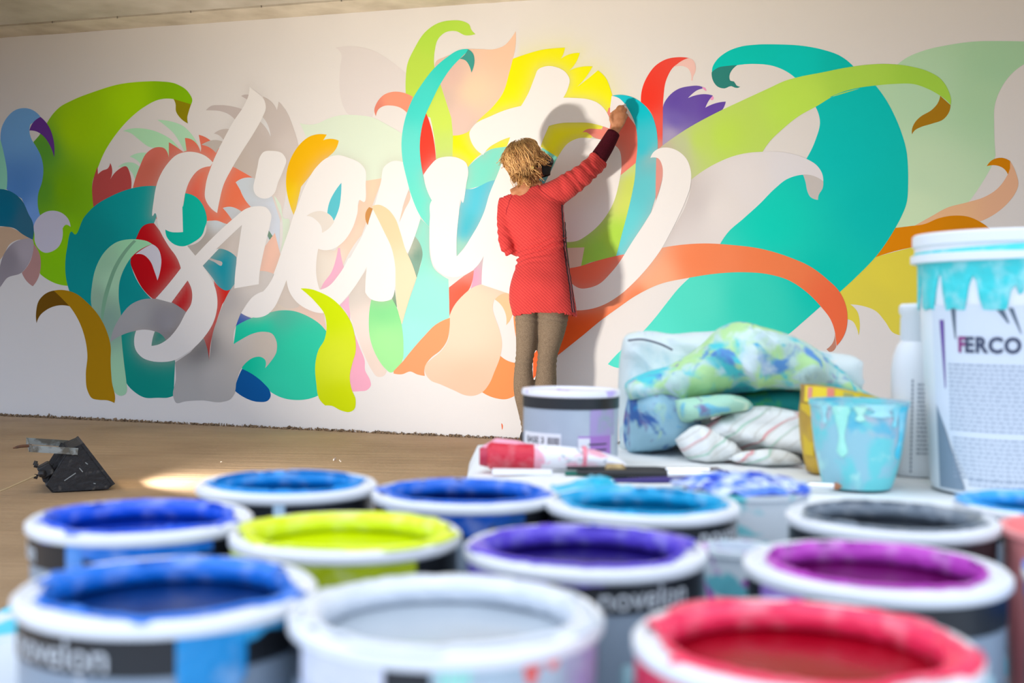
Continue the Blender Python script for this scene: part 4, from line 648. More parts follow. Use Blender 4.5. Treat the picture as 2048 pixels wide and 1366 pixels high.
# shoes
SHO = mat('black_canvas_shoe', (.02, .02, .022), .7); SOL = mat('white_rubber_sole', (.7, .7, .68), .6)
for L_ in (LL, RL):
    a_ = Vector(L_[-1][0])-WB; a_.z = 0
    s1 = MB().tube([a_+Vector((0, -.055, .045)), a_+Vector((0, -.03, .05)), a_+Vector((0, .03, .055)), a_+Vector((0, .09, .038)), a_+Vector((0, .15, .028)), a_+Vector((0, .175, .024))], [.022, .034, .038, .034, .024, .01], 16, R2=[.024, .034, .038, .042, .038, .016], upv=(0, 0, 1))
    so = s1.build('shoe', SHO, wo)
    vv = []; 
    for z_ in (0, .014):
        for k in range(28):
            an = 2*PI*k/28; vv.append(a_+Vector((.043*math.cos(an)*(1 if math.sin(an) > 0 else .85), .055+.125*math.sin(an), z_)))
    me_obj('sole', vv, [tuple(range(28))[::-1], tuple(range(28, 56))]+[(k, (k+1) % 28, (k+1) % 28+28, k+28) for k in range(28)], SOL, so, smooth=False)
# dark undersleeve on the raised forearm
UM = mat('dark_maroon_knit', hexlin('4e1422'), .9, spec=.1, noise=(200, hexlin('3a0e18'), .4, .7))
us_ = MB(); UP_ = spline([(0.4371,6.3370,1.5469), (0.4705,6.3540,1.6018), (0.5044,6.3750,1.6576), (0.5464,6.3950,1.7358)], 5)
us_.tube(UP_, np.interp(np.linspace(0, 3, 16), [0, 1, 2, 3], [.045, .044, .041, .034]), 24, cap=False)
o = us_.build('undersleeve', UM, wo); o.location = -WB; s_ = o.modifiers.new('t', 'SOLIDIFY'); s_.thickness = .003; s_.offset = 1; o['label'] = 'dark maroon undersleeve'
# trim ribbons down the right side of the tunic, laid on its surface
dg = bpy.context.evaluated_depsgraph_get(); bvh = BVHTree.FromObject(dress, dg)
def snap(p, off=.0015):
    p = Vector(p); h_ = bvh.ray_cast(Vector((p.x, p.y-1, p.z)), Vector((0, 1, 0)))
    if h_[0] is None: return None
    return h_[0]+h_[1]*off
def ribbon(name, PX, wdt, m, off=.0018):
    P_ = []
    for p in spline(PX, 8):
        l_ = snap(Vector(p)-Vector((wdt/2, 0, 0)), off); r_ = snap(Vector(p)+Vector((wdt/2, 0, 0)), off)
        if l_ is None or r_ is None: continue
        l_.x += .0012*math.sin(p[2]*130); r_.x += .0012*math.sin(p[2]*130); P_ += [l_, r_]
    n = len(P_)//2
    o = me_obj(name, P_, [(2*i, 2*i+1, 2*i+3, 2*i+2) for i in range(n-1)], m, wo)
    o.location = -WB; s2 = o.modifiers.new('t', 'SOLIDIFY'); s2.thickness = .002; s2.offset = 0; return o
TR = mat('dark_velvet_trim', (.035, .012, .02), .8); TP = mat('pink_trim', hexlin('c06068'), .7)
path = [(0.2676,6.3450,1.3232), (0.2747,6.3450,1.2188), (0.2814,6.3450,1.1364), (0.2877,6.3450,1.0815), (0.2910,6.3450,1.0485), (0.3004,6.3450,0.9716), (0.3156,6.3450,0.8754), (0.3251,6.3450,0.7928), (0.3342,6.3450,0.7378)]
sx_ = lambda s: [(p[0]+s, p[1], p[2]) for p in path]
ribbon('side_trim', sx_(-.008), .006, TR); ribbon('side_trim', sx_(.004), .005, TR); ribbon('side_trim_pink', sx_(-.002), .005, TP)
SEAM = mat('seam_red', hexlin('a82630'), .9)
ribbon('raglan_seam', [(0.1228,6.3450,1.4338), (0.1370,6.3450,1.4092), (0.1705,6.3450,1.3768), (0.2149,6.3450,1.3472), (0.2592,6.3450,1.3340)], .003, SEAM, .001)
ribbon('raglan_seam', [(-0.0058,6.3450,1.3853), (-0.0218,6.3450,1.3466), (-0.0376,6.3450,1.2969), (-0.0428,6.3450,1.2694)], .003, SEAM, .001)
# face mask with its ear loop, lettering, eye
MK = mat('black_mask_cloth', (.012, .012, .014), .85, bump=.2, bscale=200)
mkv = []; mkf = []; nu, nv = 15, 13
for i in range(nu):
    z_ = .010-.115*i/(nu-1)
    for j in range(nv):
        a_ = -1.35+2.7*j/(nv-1)
        rr = .062+.004*math.cos(a_)
        prow = .030*math.exp(-((z_+.030)/.035)**2)*max(0, math.cos(a_))**1.5-.22*max(0, -z_-.06)
        mkv.append(H(.034+(rr+.008+prow)*math.cos(a_)*1.05, .062*math.sin(a_)*(1-.25*max(0, -z_-.04)/.07), z_-.012*abs(math.sin(a_))**3*(1 if i < 3 else -.2)))
for i in range(nu-1):
    for j in range(nv-1): mkf.append((i*nv+j, i*nv+j+1, (i+1)*nv+j+1, (i+1)*nv+j))
o = me_obj('face_mask', mkv, mkf, MK, wo); o.location = -WB; o['label'] = 'black cloth face mask'
s2 = o.modifiers.new('t', 'SOLIDIFY'); s2.thickness = .002; s2.offset = 1; msk = o
el = MB()
for sy in (-1, 1):
    for zz in (-.055, -.02): el.tube(spline([H(.05, .062*sy, zz), H(.02, .070*sy, zz*.7-.012), H(-.008, .077*sy, -.018)], 4), .0022, 6)
o = el.build('ear_loop', MK, wo); o.location = -WB
def text_mesh(body_, size, ext=.0004, spacing=1.0, bold=0.0):
    cu = bpy.data.curves.new('t', 'FONT'); cu.body = body_; cu.size = size; cu.extrude = ext; cu.space_character = spacing; cu.align_x = 'CENTER'; cu.align_y = 'CENTER'; cu.resolution_u = 3; cu.offset = bold
    o_ = bpy.data.objects.new('t', cu); COL.objects.link(o_); dg_ = bpy.context.evaluated_depsgraph_get(); dg_.update()
    me_ = bpy.data.meshes.new_from_object(o_.evaluated_get(dg_)); bpy.data.objects.remove(o_)
    return [tuple(v_.co) for v_ in me_.vertices], [tuple(p_.vertices) for p_ in me_.polygons]
tv, tf = text_mesh('CO', .026, .0006, 1.05, -.0005)
def mask_surf(s, hgt):    # s: sideways on the right cheek
    a_ = -.62+s/.08
    return H(.034+(.070+.030*math.exp(-((hgt+.030)/.035)**2)*max(0, math.cos(a_))**1.5)*math.cos(a_)*1.05, .062*math.sin(a_), hgt)
dv = []
for x_, y_, z_ in tv:
    p = mask_surf(x_, y_-.035); nn = (p-H(.02, 0, -.035)).normalized(); dv.append(p+nn*(.0035+z_))
o = me_obj('mask_lettering', dv, tf, mat('grey_print', (.35, .35, .37), .7), wo, smooth=False); o.location = -WB
for sy in (-1, 1):
    ey = MB(); ell(ey, H(.082, .030*sy, .012), (.010, .012, .009), tilt, 10); o = ey.build('eye', mat('eye_white', (.6, .55, .5), .2), wo); o.location = -WB
    iy = MB(); ell(iy, H(.0895, .031*sy, .012), (.0035, .006, .006), tilt, 8); o2 = iy.build('iris', mat('dark_iris', (.03, .02, .015), .2), o)
    ls = MB().tube(spline([H(.084, .044*sy, .020), H(.096, .032*sy, .023), H(.092, .018*sy, .021)], 4), .0022, 6); o3 = ls.build('eyelashes', mat('lash_brown', (.03, .018, .01), .8), wo); o3.location = -WB
    er = MB(); ell(er, H(-.008, .074*sy, -.012), (.017, .008, .028), tilt, 10); o4 = er.build('ear', SKIN, wo); o4.location = -WB
# hair: cap plus many curved locks
HM = bpy.data.materials.new('golden_blond_hair'); HM.use_nodes = True; t = HM.node_tree; b = t.nodes['Principled BSDF']
at_ = N(t, 'ShaderNodeAttribute'); at_.attribute_name = 'paint'; t.links.new(at_.outputs['Color'], b.inputs['Base Color']); b.inputs['Roughness'].default_value = .42; b.inputs['Specular IOR Level'].default_value = .4
hv = []; hf = []; hc = []
def add_lock(P_, r0_, colr_, n=6, flat=.5):
    mb = MB(); k = len(P_)
    R_ = [r0_*(.55+.9*(i/(k-1)))*(1-(i/(k-1))**4)+.0004 for i in range(k)]
    mb.tube(P_, R_, n, True, [q_*flat for q_ in R_], upv=(.3, 1, .2)); s0 = len(hv); hv.extend(mb.v); hf.extend([tuple(i+s0 for i in q_) for q_ in mb.f])
    for i in range(len(mb.v)):
        s_ = (i//n)/(k-1); hc.append(np.array(colr_)*(.7+.5*math.sin(min(s_, 1)*PI*.9)))
cap = MB(); ell(cap, H(-.016, 0, .022), (.098, .084, .098), tilt, 16); ell(cap, H(-.042, 0, -.035), (.058, .070, .062), tilt, 12)
s0 = len(hv); hv.extend(cap.v); hf.extend([tuple(i+s0 for i in q_) for q_ in cap.f]); hc.extend([np.array((.23, .11, .035))]*len(cap.v))
CROWN = (-.035, -.005, .125)
for k in range(1700):
    az = rng.uniform(0, 2*PI)
    face = math.cos(az)       # 1 = forehead side
    u0 = rng.uniform(0, 1)
    if face > .80: end = rng.uniform(.055, .075)
    elif face > .35: end = rng.uniform(-.03, .01)
    elif face > -.1: end = rng.uniform(-.07, -.03)
    else: end = rng.uniform(-.105, -.035)
    start = rng.uniform(.0, .55)
    P_ = []; lift = rng.uniform(.004, .020); swirl = rng.normal(.12, .16); ph = rng.uniform(0, 6)
    for i in range(9):
        s = start+(1-start)*i/8
        zz = (1-s)**.8*.125+end*s
        rad = math.sqrt(max(0.02, 1-((zz-.022)/.112)**2)) if zz > -.03 else .88*(1+(.03+zz)*1.2)
        az2 = az+swirl*s+.10*math.sin(s*7+ph)
        rx_, ry_ = .101+lift*math.sin(s*PI), .084+lift*math.sin(s*PI)
        x_ = -.020+rx_*rad*math.cos(az2); y_ = ry_*rad*math.sin(az2)
        if i == 8: x_ += -.004 if face < .3 else .004
        if s > .85 and face < .2: x_ *= 1+rng.uniform(-.02, .12); y_ *= 1+rng.uniform(-.05, .15)
        P_.append(H(x_, y_, zz))
    if face > .62 and end < .05 : continue
    base = rng.choice(3, p=[.36, .42, .22]); c_ = [(.46, .25, .085), (.68, .41, .16), (.27, .125, .04)][base]
    add_lock(P_, rng.uniform(.0016, .0040), c_, 5)
# loose tufts flicking out at the nape, the crown and the cheek
for (x_, y_, z_, dx, dy, dz, n_) in ((-.085, -.03, -.06, -.015, -.03, -.05, 12), (-.05, -.05, -.085, .01, -.02, -.045, 14), (-.015, -.06, -.06, .03, -.012, -.04, 12), (-.10, 0, .05, -.05, 0, -.03, 7), (.02, -.07, -.01, .05, -.01, -.035, 14), (-.07, 0, -.09, -.01, .0, -.05, 10), (.05, -.06, .03, .035, -.008, -.05, 10)):
    for q_ in range(n_*3):
        j = rng.normal(0, .011, 3); e = rng.normal(0, .009, 3); cu_ = rng.normal(0, .008)
        a_ = Vector((x_, y_, z_))+Vector(j); b_ = a_+Vector((dx, dy, dz))*rng.uniform(.6, 1.15)+Vector(e)
        mid = (a_+b_)/2+Vector((cu_, -.008, .008)); P_ = [H(*p) for p in spline([a_, mid, b_, b_+Vector((rng.normal(0, .008), -.004, rng.uniform(-.002, .01)))], 3)]
        add_lock(P_, rng.uniform(.0014, .0030), [(.50, .27, .085), (.66, .40, .16), (.28, .13, .04)][rng.integers(3)])
hair = me_obj('hair', hv, hf, HM, wo, colors=np.array(hc)); hair.location = -WB; hair['label'] = 'short tousled golden blond hair'
# earring
o = MB().lathe([(.004*math.cos(a_)+.0065, .0012*math.sin(a_)) for a_ in np.linspace(0, 2*PI, 9)[:-1]], 16, closed=True).build('earring', mat('gold', (.8, .5, .15), .25, 1), wo)
o.location = Vector(H(-.012, -.083, -.052))-WB; o.rotation_euler = (PI/2, 0, 0)
# brush held in the hand
BR = MB().tube([(0.5433,6.4100,1.8406), (0.6069,6.4450,1.8977)], [.0035, .0045], 10)
pb_ = BR.build('paintbrush', mat('white_brush_handle', (.82, .78, .70), .4)); tag(pb_, 'short white paintbrush held in the raised hand of the woman', 'brush')
tipb = MB().tube([(0.6069,6.4450,1.8977), (0.6131,6.4530,1.9035), (0.6196,6.4630,1.9096)], [.0055, .006, .001], 10)
tipb.build('bristles', mat('pale_bristles', (.75, .75, .78), .7), pb_)
# ================================================================ TABLES AND CLOTHS
WOOD = mat('table_plywood', hexlin('a88458'), .6, noise=(12, hexlin('7d5c38'), .35, .7))
def table(name, x0, x1, y0, y1, z, label):
    tb = thing(name, ((x0+x1)/2, (y0+y1)/2, 0), 0, label, 'table'); w_, d_ = x1-x0, y1-y0
    MB().box((0, 0, z-.012), (w_, d_, .024)).build('tabletop', WOOD, tb, smooth=False)
    for sx in (-1, 1):
        for sy in (-1, 1): MB().box((sx*(w_/2-.05), sy*(d_/2-.05), (z-.024)/2), (.045, .045, z-.024)).build('leg', WOOD, tb, smooth=False)
    MB().box((0, -d_/2+.05, z-.06), (w_-.1, .02, .07)).build('apron', WOOD, tb, smooth=False)
    MB().box((0, d_/2-.05, z-.06), (w_-.1, .02, .07)).build('apron', WOOD, tb, smooth=False)
ZA, ZB = .510, .538
table('work_table', -.31, .95, .08, .80, ZA-.006, 'low wooden work table under the open paint cans in the foreground')
table('side_table', -.03, 1.05, .85, 1.46, ZB-.006, 'wooden side table under the rags, brushes and cups at the back')
def splat(name, base, cols, scale=14, thr=.60, rough=.8, bump=.15, soft=.03):
    """cloth or plastic with irregular paint stains of several colours"""
    m = mat(name, base, rough, spec=.2); t = m.node_tree; b = t.nodes['Principled BSDF']; tcn = N(t, 'ShaderNodeTexCoord'); src = None
    for i, (c, s, th) in enumerate(cols):
        mp = N(t, 'ShaderNodeMapping'); mp.inputs['Location'].default_value = (i*3.1, i*1.7, i*2.3); t.links.new(tcn.outputs['Object'], mp.inputs[0])
        n = N(t, 'ShaderNodeTexNoise'); n.inputs['Scale'].default_value = s; n.inputs['Detail'].default_value = 5; n.inputs['Distortion'].default_value = .6
        t.links.new(mp.outputs[0], n.inputs['Vector']); mr = N(t, 'ShaderNodeMapRange'); mr.inputs[1].default_value = th; mr.inputs[2].default_value = th+soft
        t.links.new(n.outputs[0], mr.inputs[0]); mx = N(t, 'ShaderNodeMix', data_type='RGBA'); t.links.new(mr.outputs[0], mx.inputs[0])
        if src: t.links.new(src, mx.inputs[6])
        else: mx.inputs[6].default_value = (*base, 1)
        mx.inputs[7].default_value = (*c, 1); src = mx.outputs[2]
    t.links.new(src, b.inputs['Base Color'])
    if bump:
        n = N(t, 'ShaderNodeTexNoise'); n.inputs['Scale'].default_value = 90; n.inputs['Detail'].default_value = 6; t.links.new(tcn.outputs['Object'], n.inputs['Vector'])
        bp = N(t, 'ShaderNodeBump'); bp.inputs['Strength'].default_value = bump*3; bp.inputs['Distance'].default_value = .003; t.links.new(n.outputs[0], bp.inputs['Height']); t.links.new(bp.outputs[0], b.inputs['Normal'])
    return m
DCA = splat('blue_grey_drop_cloth', (.62, .70, .80), [((.1, .55, .75), 9, .62), ((.30, .16, .5), 7, .66), ((.75, .78, .8), 5, .6)])
DCB = splat('white_drop_cloth', (.78, .80, .80), [((.80, .58, .56), 5, .60), ((.62, .72, .68), 8, .62), ((.66, .66, .70), 4, .62)], soft=.12)
def drape(name, x0, x1, y0, y1, z, drop, m, amp, label, sides='lrfb'):
    st = .018; vs = []; xs = np.arange(x0-drop, x1+drop+st, st); ys = np.arange(y0-drop, y1+drop+st, st)
    for y in ys:
        for x in xs:
            cx = min(max(x, x0), x1); cy = min(max(y, y0), y1); ex = x-cx; ey = y-cy
            if ex < 0 and 'l' not in sides: ex = 0; 
            if ey < 0 and 'f' not in sides: ey = 0
            if ey > 0 and 'b' not in sides: ey = 0
            if ex > 0 and 'r' not in sides: ex = 0
            if ey < 0 and z > .52: ey = max(ey, -.02)
            d = math.hypot(ex, ey); nz_ = mnoise.noise(Vector((x*9, y*9, z*7)))+.5*mnoise.noise(Vector((x*23, y*23, 1)))
            if d <= 1e-6: vs.append((cx, cy, z+amp*max(0, nz_)))
            else:
                o_ = .010+.16*d*(.45+.55*math.sin((x+y)*34+nz_*2)) if d > .01 else .006
                vs.append((cx+ex/d*o_, cy+ey/d*o_, z-max(0, d-.006)+.002))
    nx = len(xs); ff = [(j*nx+i, j*nx+i+1, (j+1)*nx+i+1, (j+1)*nx+i) for j in range(len(ys)-1) for i in range(nx-1)]
    o = me_obj(name, vs, ff, m); s2 = o.modifiers.new('t', 'SOLIDIFY'); s2.thickness = .0015; s2.offset = 1
    tag(o, label, 'cloth'); return o
drape('drop_cloth', -.32, .96, .07, .803, ZA-.0035, .16, DCA, .0, 'pale blue stained drop cloth under the open paint cans')
drape('white_drop_cloth', -.035, 1.055, .845, 1.465, ZB-.0035, .10, DCB, .004, 'white paint-marked drop cloth under the rags and brushes', 'lrfb')

# ================================================================ PAINT CANS
PLW = mat('white_rim_plastic', (.78, .81, .85), .32, spec=.5)
TIN = splat('grey_can_label', hexlin('8e9cab'), [((.30, .55, .62), 22, .66), ((.62, .66, .72), 30, .62)], rough=.35, bump=.02)
BND = mat('black_band', (.012, .014, .018), .35)
INK = mat('white_ink', (.62, .66, .70), .5)
def wetpaint(name, c, rough=.22): return mat(name, c, rough, spec=.35)
def smear(name, c, mix=.28):
    light = tuple(min(1, a+(1-a)*mix) for a in c)
    return mat(name, c, .3, spec=.5, noise=(70, light, .5, .8, 2), bump=.3, bscale=120)
def wrap(tv, r, ang0, z0, off=0):   # text laid round a cylinder, reading from outside
    return [((r+off+z_)*math.cos(ang0+x_/r), (r+off+z_)*math.sin(ang0+x_/r), z0+y_) for x_, y_, z_ in tv]
def patch(r, a0, a1, ztop, zbot, th=.0009, n=None):
    """drip or label curved round the can: zbot is a function of the angle"""
    n = n or max(6, int((a1-a0)/.045)); v = []; f = []
    for i in range(n+1):
        a = a0+(a1-a0)*i/n; zb = zbot(i/n) if callable(zbot) else zbot
        zt = ztop(i/n) if callable(ztop) else ztop
        for rr in (r, r+th):
            v += [(rr*math.cos(a), rr*math.sin(a), zt), (rr*math.cos(a), rr*math.sin(a), zb)]
    for i in range(n):
        k = 4*i; f += [(k+2, k+3, k+7, k+6), (k+1, k+5, k+7, k+3), (k, k+2, k+6, k+4), (k, k+4, k+5, k+1)]
    f += [(0, 1, 3, 2), (4*n, 4*n+2, 4*n+3, 4*n+1)]
    return v, f
def paint_can(name, x, y, label, col, seed, zt=.595, R=.054, level=.0095, cover=.6, text=None, drips=(), hgt=.085, lip=.0, group=None, inner=None, body_mat=None, dark=None, textsize=.0125, band=True):
    rg = np.random.default_rng(seed)
    can = thing(name, (x, y, zt-hgt), 0, label, 'paint can', group); H_ = hgt
    rb_ = R-.0025; ri = R*.80
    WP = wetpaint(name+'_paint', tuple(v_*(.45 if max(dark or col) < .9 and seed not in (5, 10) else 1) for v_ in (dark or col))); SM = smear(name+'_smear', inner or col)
    MB().lathe([(0, .0015), (rb_-.004, .0015), (rb_-.001, 0), (rb_, .002), (rb_, H_-.006), (ri+.004, H_-.006), (ri+.004, H_-.010), (rb_-.0015, H_-.012), (rb_-.0015, .004), (0, .004)], 72).build('can_body', body_mat or TIN, can)
    if band: MB().lathe([(rb_, H_-.0055), (rb_+.0006, H_-.0055), (rb_+.0006, H_-.0185), (rb_, H_-.0185)], 72, closed=True).build('black_band', BND, can)
    MB().lathe([(ri, H_-.0075), (ri, H_-.0022), (ri+.0010, H_-.0010), (ri+.0035, H_-.0006), (ri+.0042, H_-.0022), (ri+.0065, H_-.0022), (ri+.0072, H_-.0002), (R-.0018, H_), (R, H_-.0016), (R, H_-.0046), (R-.0012, H_-.0060), (rb_, H_-.0060), (ri+.0020, H_-.0075)], 96, closed=True).build('rim', PLW, can)
    # paint surface inside
    pv_ = []; nr, na = 7, 48
    for i in range(nr):
        for k in range(na):
            a = 2*PI*k/na; r_ = (rb_-.002)*(i/(nr-1))
            pv_.append((r_*math.cos(a), r_*math.sin(a), H_-level+.0008*mnoise.noise(Vector((r_*40*math.cos(a)+seed, r_*40*math.sin(a), 0)))+(.0025 if i == nr-1 else 0)))
    me_obj('liquid_paint', pv_, [(i*na+k, i*na+(k+1) % na, (i+1)*na+(k+1) % na, (i+1)*na+k) for i in range(nr-1) for k in range(na)], WP, can)
    # paint coating the inside of the neck and smeared over the rim
    n = 120; v = []; f = []
    ph = rg.uniform(0, 9)
    for k in range(n):
        a = 2*PI*k/n; q_ = Vector((math.cos(a)*1.6+ph, math.sin(a)*1.6, 0)); q2 = Vector((math.cos(a)*7+ph, math.sin(a)*7, 2))
        e = cover-.08+.85*mnoise.noise(q_)+.50*mnoise.noise(q2); e = min(max(e, .05), 1.05)
        re = ri-.0003+(R-ri)*min(e, 1) if e > 0 else ri-.0004
        ze = H_+.0005
        prof = [(ri+.002, H_-level+.001), (ri-.0008, H_-.008), (ri-.0009, H_-.003), (ri+.0006, H_-.0003 if e > .03 else H_-.0026), ((ri+re)/2 if e > .03 else ri-.0006, ze+.0005 if e > .03 else H_-.0026), (re if e > .03 else ri-.0004, ze-.0002 if e > .03 else H_-.0028)]
        v += [(r_*math.cos(a), r_*math.sin(a), z_) for r_, z_ in prof]
    m_ = 6
    for k in range(n):
        for i in range(m_-1): f.append((k*m_+i, ((k+1) % n)*m_+i, ((k+1) % n)*m_+i+1, k*m_+i+1))
    o = me_obj('paint_smear', v, f, SM, can); s2 = o.modifiers.new('t', 'SOLIDIFY'); s2.thickness = .0007; s2.offset = 1
    for (adeg, wdeg, ln, c_) in drips:
        a0, a1 = math.radians(adeg-wdeg/2), math.radians(adeg+wdeg/2)
        p1, p2 = rg.uniform(0, 9, 2)
        fn_ = lambda s_, ln=ln, p1=p1, wdeg=wdeg: H_-.004-ln*(.30+.70*(abs(mnoise.noise(Vector((s_*wdeg*.05+p1, p1, 0))))*1.6+.25))*max(.12, math.sin(PI*s_))**.45
        v, f = patch(rb_+.0006, a0, a1, H_-.004, fn_)
        v2, f2 = patch(R-.0002, a0, a1, H_-.0008, H_-.0062, .0006); mb = MB().add(v, f)
        
        mb.build('paint_drip', smear('drip_paint', hexlin(c_[:6]), .25), can, deg=60)
    for (adeg, wdeg, z1_, z0_, c_) in LABELS.get(seed, ()):
        v, f = patch(rb_+.0002, math.radians(adeg-wdeg/2), math.radians(adeg+wdeg/2), z1_, z0_, .0004); MB().add(v, f).build('printed_patch', mat('printed_patch', hexlin(c_), .45, noise=(90, hexlin('a8ccd4'), .5, .6)), can)
    if text:
        for (s_, adeg, zz, size, m2) in text:
            tv, tf = text_mesh(s_, size, .0001, 1.0); me_obj('can_lettering', wrap(tv, rb_+.0007, math.radians(adeg), H_-zz, .0003), tf, m2, can, smooth=False)
    return can
LABELS = {10: tuple((-150+6*i, 3, .058, .030+.004*(i % 3), '4c5264') for i in range(6)), 3: ((-48, 16, .050, .022, '3c9cb0'), (-30, 12, .062, .050, '8898a8')), 6: ((-66, 20, .046, .016, '3c98a8'),), 8: ((-60, 24, .05, .02, '90b0bc'),), 4: ((-130, 14, .05, .02, 'a0b0c0'),), 11: ((-70, 30, .045, .02, '70a8b8'),)}
BRD = 'novelon'
tx = lambda a: [(BRD, a, .0125, .0135, INK)]
blue1, blue2, navy, turq, lime, purp, mage, redc = map(hexlin, ('0090e0', '0a50d8', '0838a8', '00a8dc', 'd0e400', '4630b4', 'b030b8', 'f0104c'))
paint_can('paint_can', -.1345, .6938, 'open can of sky blue paint with clean white rim, back left of cans', blue1, 1, cover=.02, level=.0095, dark=hexlin('0068c0'), text=tx(-140), drips=((-84, 7, .016, 'b8d8f0'),))
paint_can('paint_can', -.0263, .6687, 'open can of dark navy blue paint in the back row, blue runs down its side', navy, 2, cover=.55, level=.0095, dark=hexlin('021a70'), inner=hexlin('0468dc'), text=None, drips=((-90, 60, .016, '0c50b0'), (-60, 22, .030, '0e4a90'), (-130, 30, .006, '9ab0f0')))
paint_can('paint_can', .0740, .6408, 'open can of turquoise paint in the back row, beside the navy blue one', turq, 3, cover=.38, level=.0095, dark=hexlin('0078b4'), text=[(BRD, -35, .0125, .0155, INK)], drips=((-120, 20, .004, '60c8e8'),))
paint_can('paint_can', -.1830, .5706, 'open can of royal blue paint, leftmost, behind the front row', blue2, 4, cover=.42, level=.0095, dark=hexlin('0434b8'), inner=hexlin('0458e4'), drips=((-70, 70, .022, '1070d0'), (-106, 9, .050, '1080d8'), (-125, 18, .004, '8890d8')), text=tx(-160))
paint_can('paint_can', -.0765, .5390, 'open can of lime yellow paint, overflowing its rim and side', lime, 5, cover=.78, level=.0095, dark=hexlin('c0d400'), inner=hexlin('dcec20'), drips=((-84, 74, .050, 'a8b810'), (-150, 40, .03, 'c8d820'), (150, 30, .01, 'b8d000')))
paint_can('paint_can', .0340, .5118, 'open can of deep violet paint in the middle of the can rows', purp, 6, cover=.58, level=.0095, dark=hexlin('1c0c70'), inner=hexlin('5a44cc'), drips=((-140, 60, .018, '6858c0'), (-95, 26, .005, '8c7cd8')), text=tx(-64))
paint_can('paint_can', .2004, .6029, 'open can of charcoal grey paint with grey smeared white rim', hexlin('40464e'), 7, cover=.40, level=.0095, dark=hexlin('363c46'), inner=hexlin('788490'), drips=((-130, 14, .03, 'a0a8b0'),), text=None)
paint_can('paint_can', .1531, .4803, 'open can of magenta paint at the right, behind the red one', mage, 8, cover=.42, level=.0095, dark=hexlin('780868'), inner=hexlin('c040c0'), drips=((-150, 26, .03, '9878c8'),), text=None)
paint_can('paint_can', -.1256, .4238, 'open can of dark blue paint in the front left corner', navy, 9, cover=.50, level=.0095, dark=hexlin('023078'), inner=hexlin('0474e0'), drips=((-58, 26, .070, '0c88c8'), (-40, 30, .006, '40a8e0')), text=[(BRD, -119, .0125, .0140, INK)])
paint_can('paint_can', -.0211, .3944, 'open can of white paint in the middle of the front row', hexlin('e4ecf2'), 10, cover=.9, level=.0095, dark=hexlin('a4b0bc'), inner=hexlin('d4dce6'), drips=((-62, 60, .030, 'a8bcc8'), (-128, 40, .055, 'd0d4e4'), (-84, 12, .012, '8adac8'), (-57, 7, .008, 'e06058'), (-48, 6, .005, 'f07068'), (-30, 24, .05, 'b0a0cc')), text=None)
paint_can('paint_can', .0938, .3632, 'open can of bright red paint in the front right corner', redc, 11, cover=.78, level=.0095, dark=hexlin('c80024'), inner=hexlin('f83060'), drips=((-150, 50, .060, 'd83050'), (165, 40, .02, 'f84870')))
paint_can('paint_can', .3220, .6850, 'open can of sky blue paint at right edge, behind the charcoal can', blue1, 12, zt=.590, hgt=.08, cover=.8, level=.0095, dark=hexlin('0088d0'), inner=hexlin('30a8f0'))
paint_can('paint_can', .2660, .4620, 'blue smeared paint can at the right edge beside the magenta one', blue2, 13, cover=.8, level=.0095, dark=hexlin('1050c8'), inner=hexlin('2878e8'), drips=((-170, 60, .02, '3080e0'),))
# small can with a label behind the rows
LBL = mat('white_label', (.80, .82, .86), .5); PUR = mat('purple_label', hexlin('a878c4'), .5); DKI = mat('dark_ink', (.05, .05, .07), .6)
bc = thing('paint_can', (.066, 1.268, ZB), 0, 'closed grey label paint can with barcode standing at the back of the cloth', 'paint can')
Hb = .0815; Rb = .0535
MB().lathe([(0, .0), (Rb-.003, 0), (Rb-.0012, .0015), (Rb-.0012, Hb-.008), (0, Hb-.008)], 72).build('can_body', mat('grey_blue_label', hexlin('a6b2c0'), .35, noise=(14, hexlin('b4c0cc'), .4, .6)), bc)
MB().lathe([(Rb-.0011, Hb-.0075), (Rb-.0004, Hb-.0075), (Rb-.0004, Hb-.0195), (Rb-.0011, Hb-.0195)], 72, closed=True).build('black_band', BND, bc)
MB().lathe([(0, Hb-.002), (Rb*.80, Hb-.002), (Rb*.82, Hb-.004), (Rb*.86, Hb-.004), (Rb*.88, Hb), (Rb, Hb), (Rb+.001, Hb-.002), (Rb+.001, Hb-.006), (Rb-.001, Hb-.0075), (0, Hb-.0075)], 72).build('lid', splat('violet_marked_lid', (.84, .84, .90), [(hexlin('7448b4'), 30, .68), (hexlin('c0b0e8'), 18, .60)], rough=.35, bump=0), bc)
v, f = patch(Rb-.0012, math.radians(-163), math.radians(-104), .036, .004, .0005); MB().add(v, f).build('price_label', LBL, bc)
tv, tf = text_mesh('BASE 3', .0095, .0001, 1.0, .0002); me_obj('label_lettering', wrap(tv, Rb-.0006, math.radians(-140), .028, 0), tf, DKI, bc, smooth=False)
bars = MB(); rg = np.random.default_rng(3); a = -120
while a < -106:
    w_ = rg.choice([.5, .9, 1.3]); v, f = patch(Rb-.0007, math.radians(a), math.radians(a+w_), .032, .010, .0002, n=2); bars.add(v, f); a += w_+rg.choice([.6, 1.0])
bars.build('barcode', DKI, bc, smooth=False)
v, f = patch(Rb-.0012, math.radians(-84), math.radians(-38), .034, .001, .0005); MB().add(v, f).build('purple_label', PUR, bc)
v, f = patch(Rb-.0007, math.radians(-84), math.radians(-70), .032, .004, .0003); MB().add(v, f).build('white_label', LBL, bc)
sp = MB()
for k in range(4):
    v, f = patch(Rb-.0006, math.radians(-72), math.radians(-46), .026-.006*k, .0245-.006*k, .0003, n=4); sp.add(v, f)
sp.build('printed_line', DKI, bc, smooth=False)
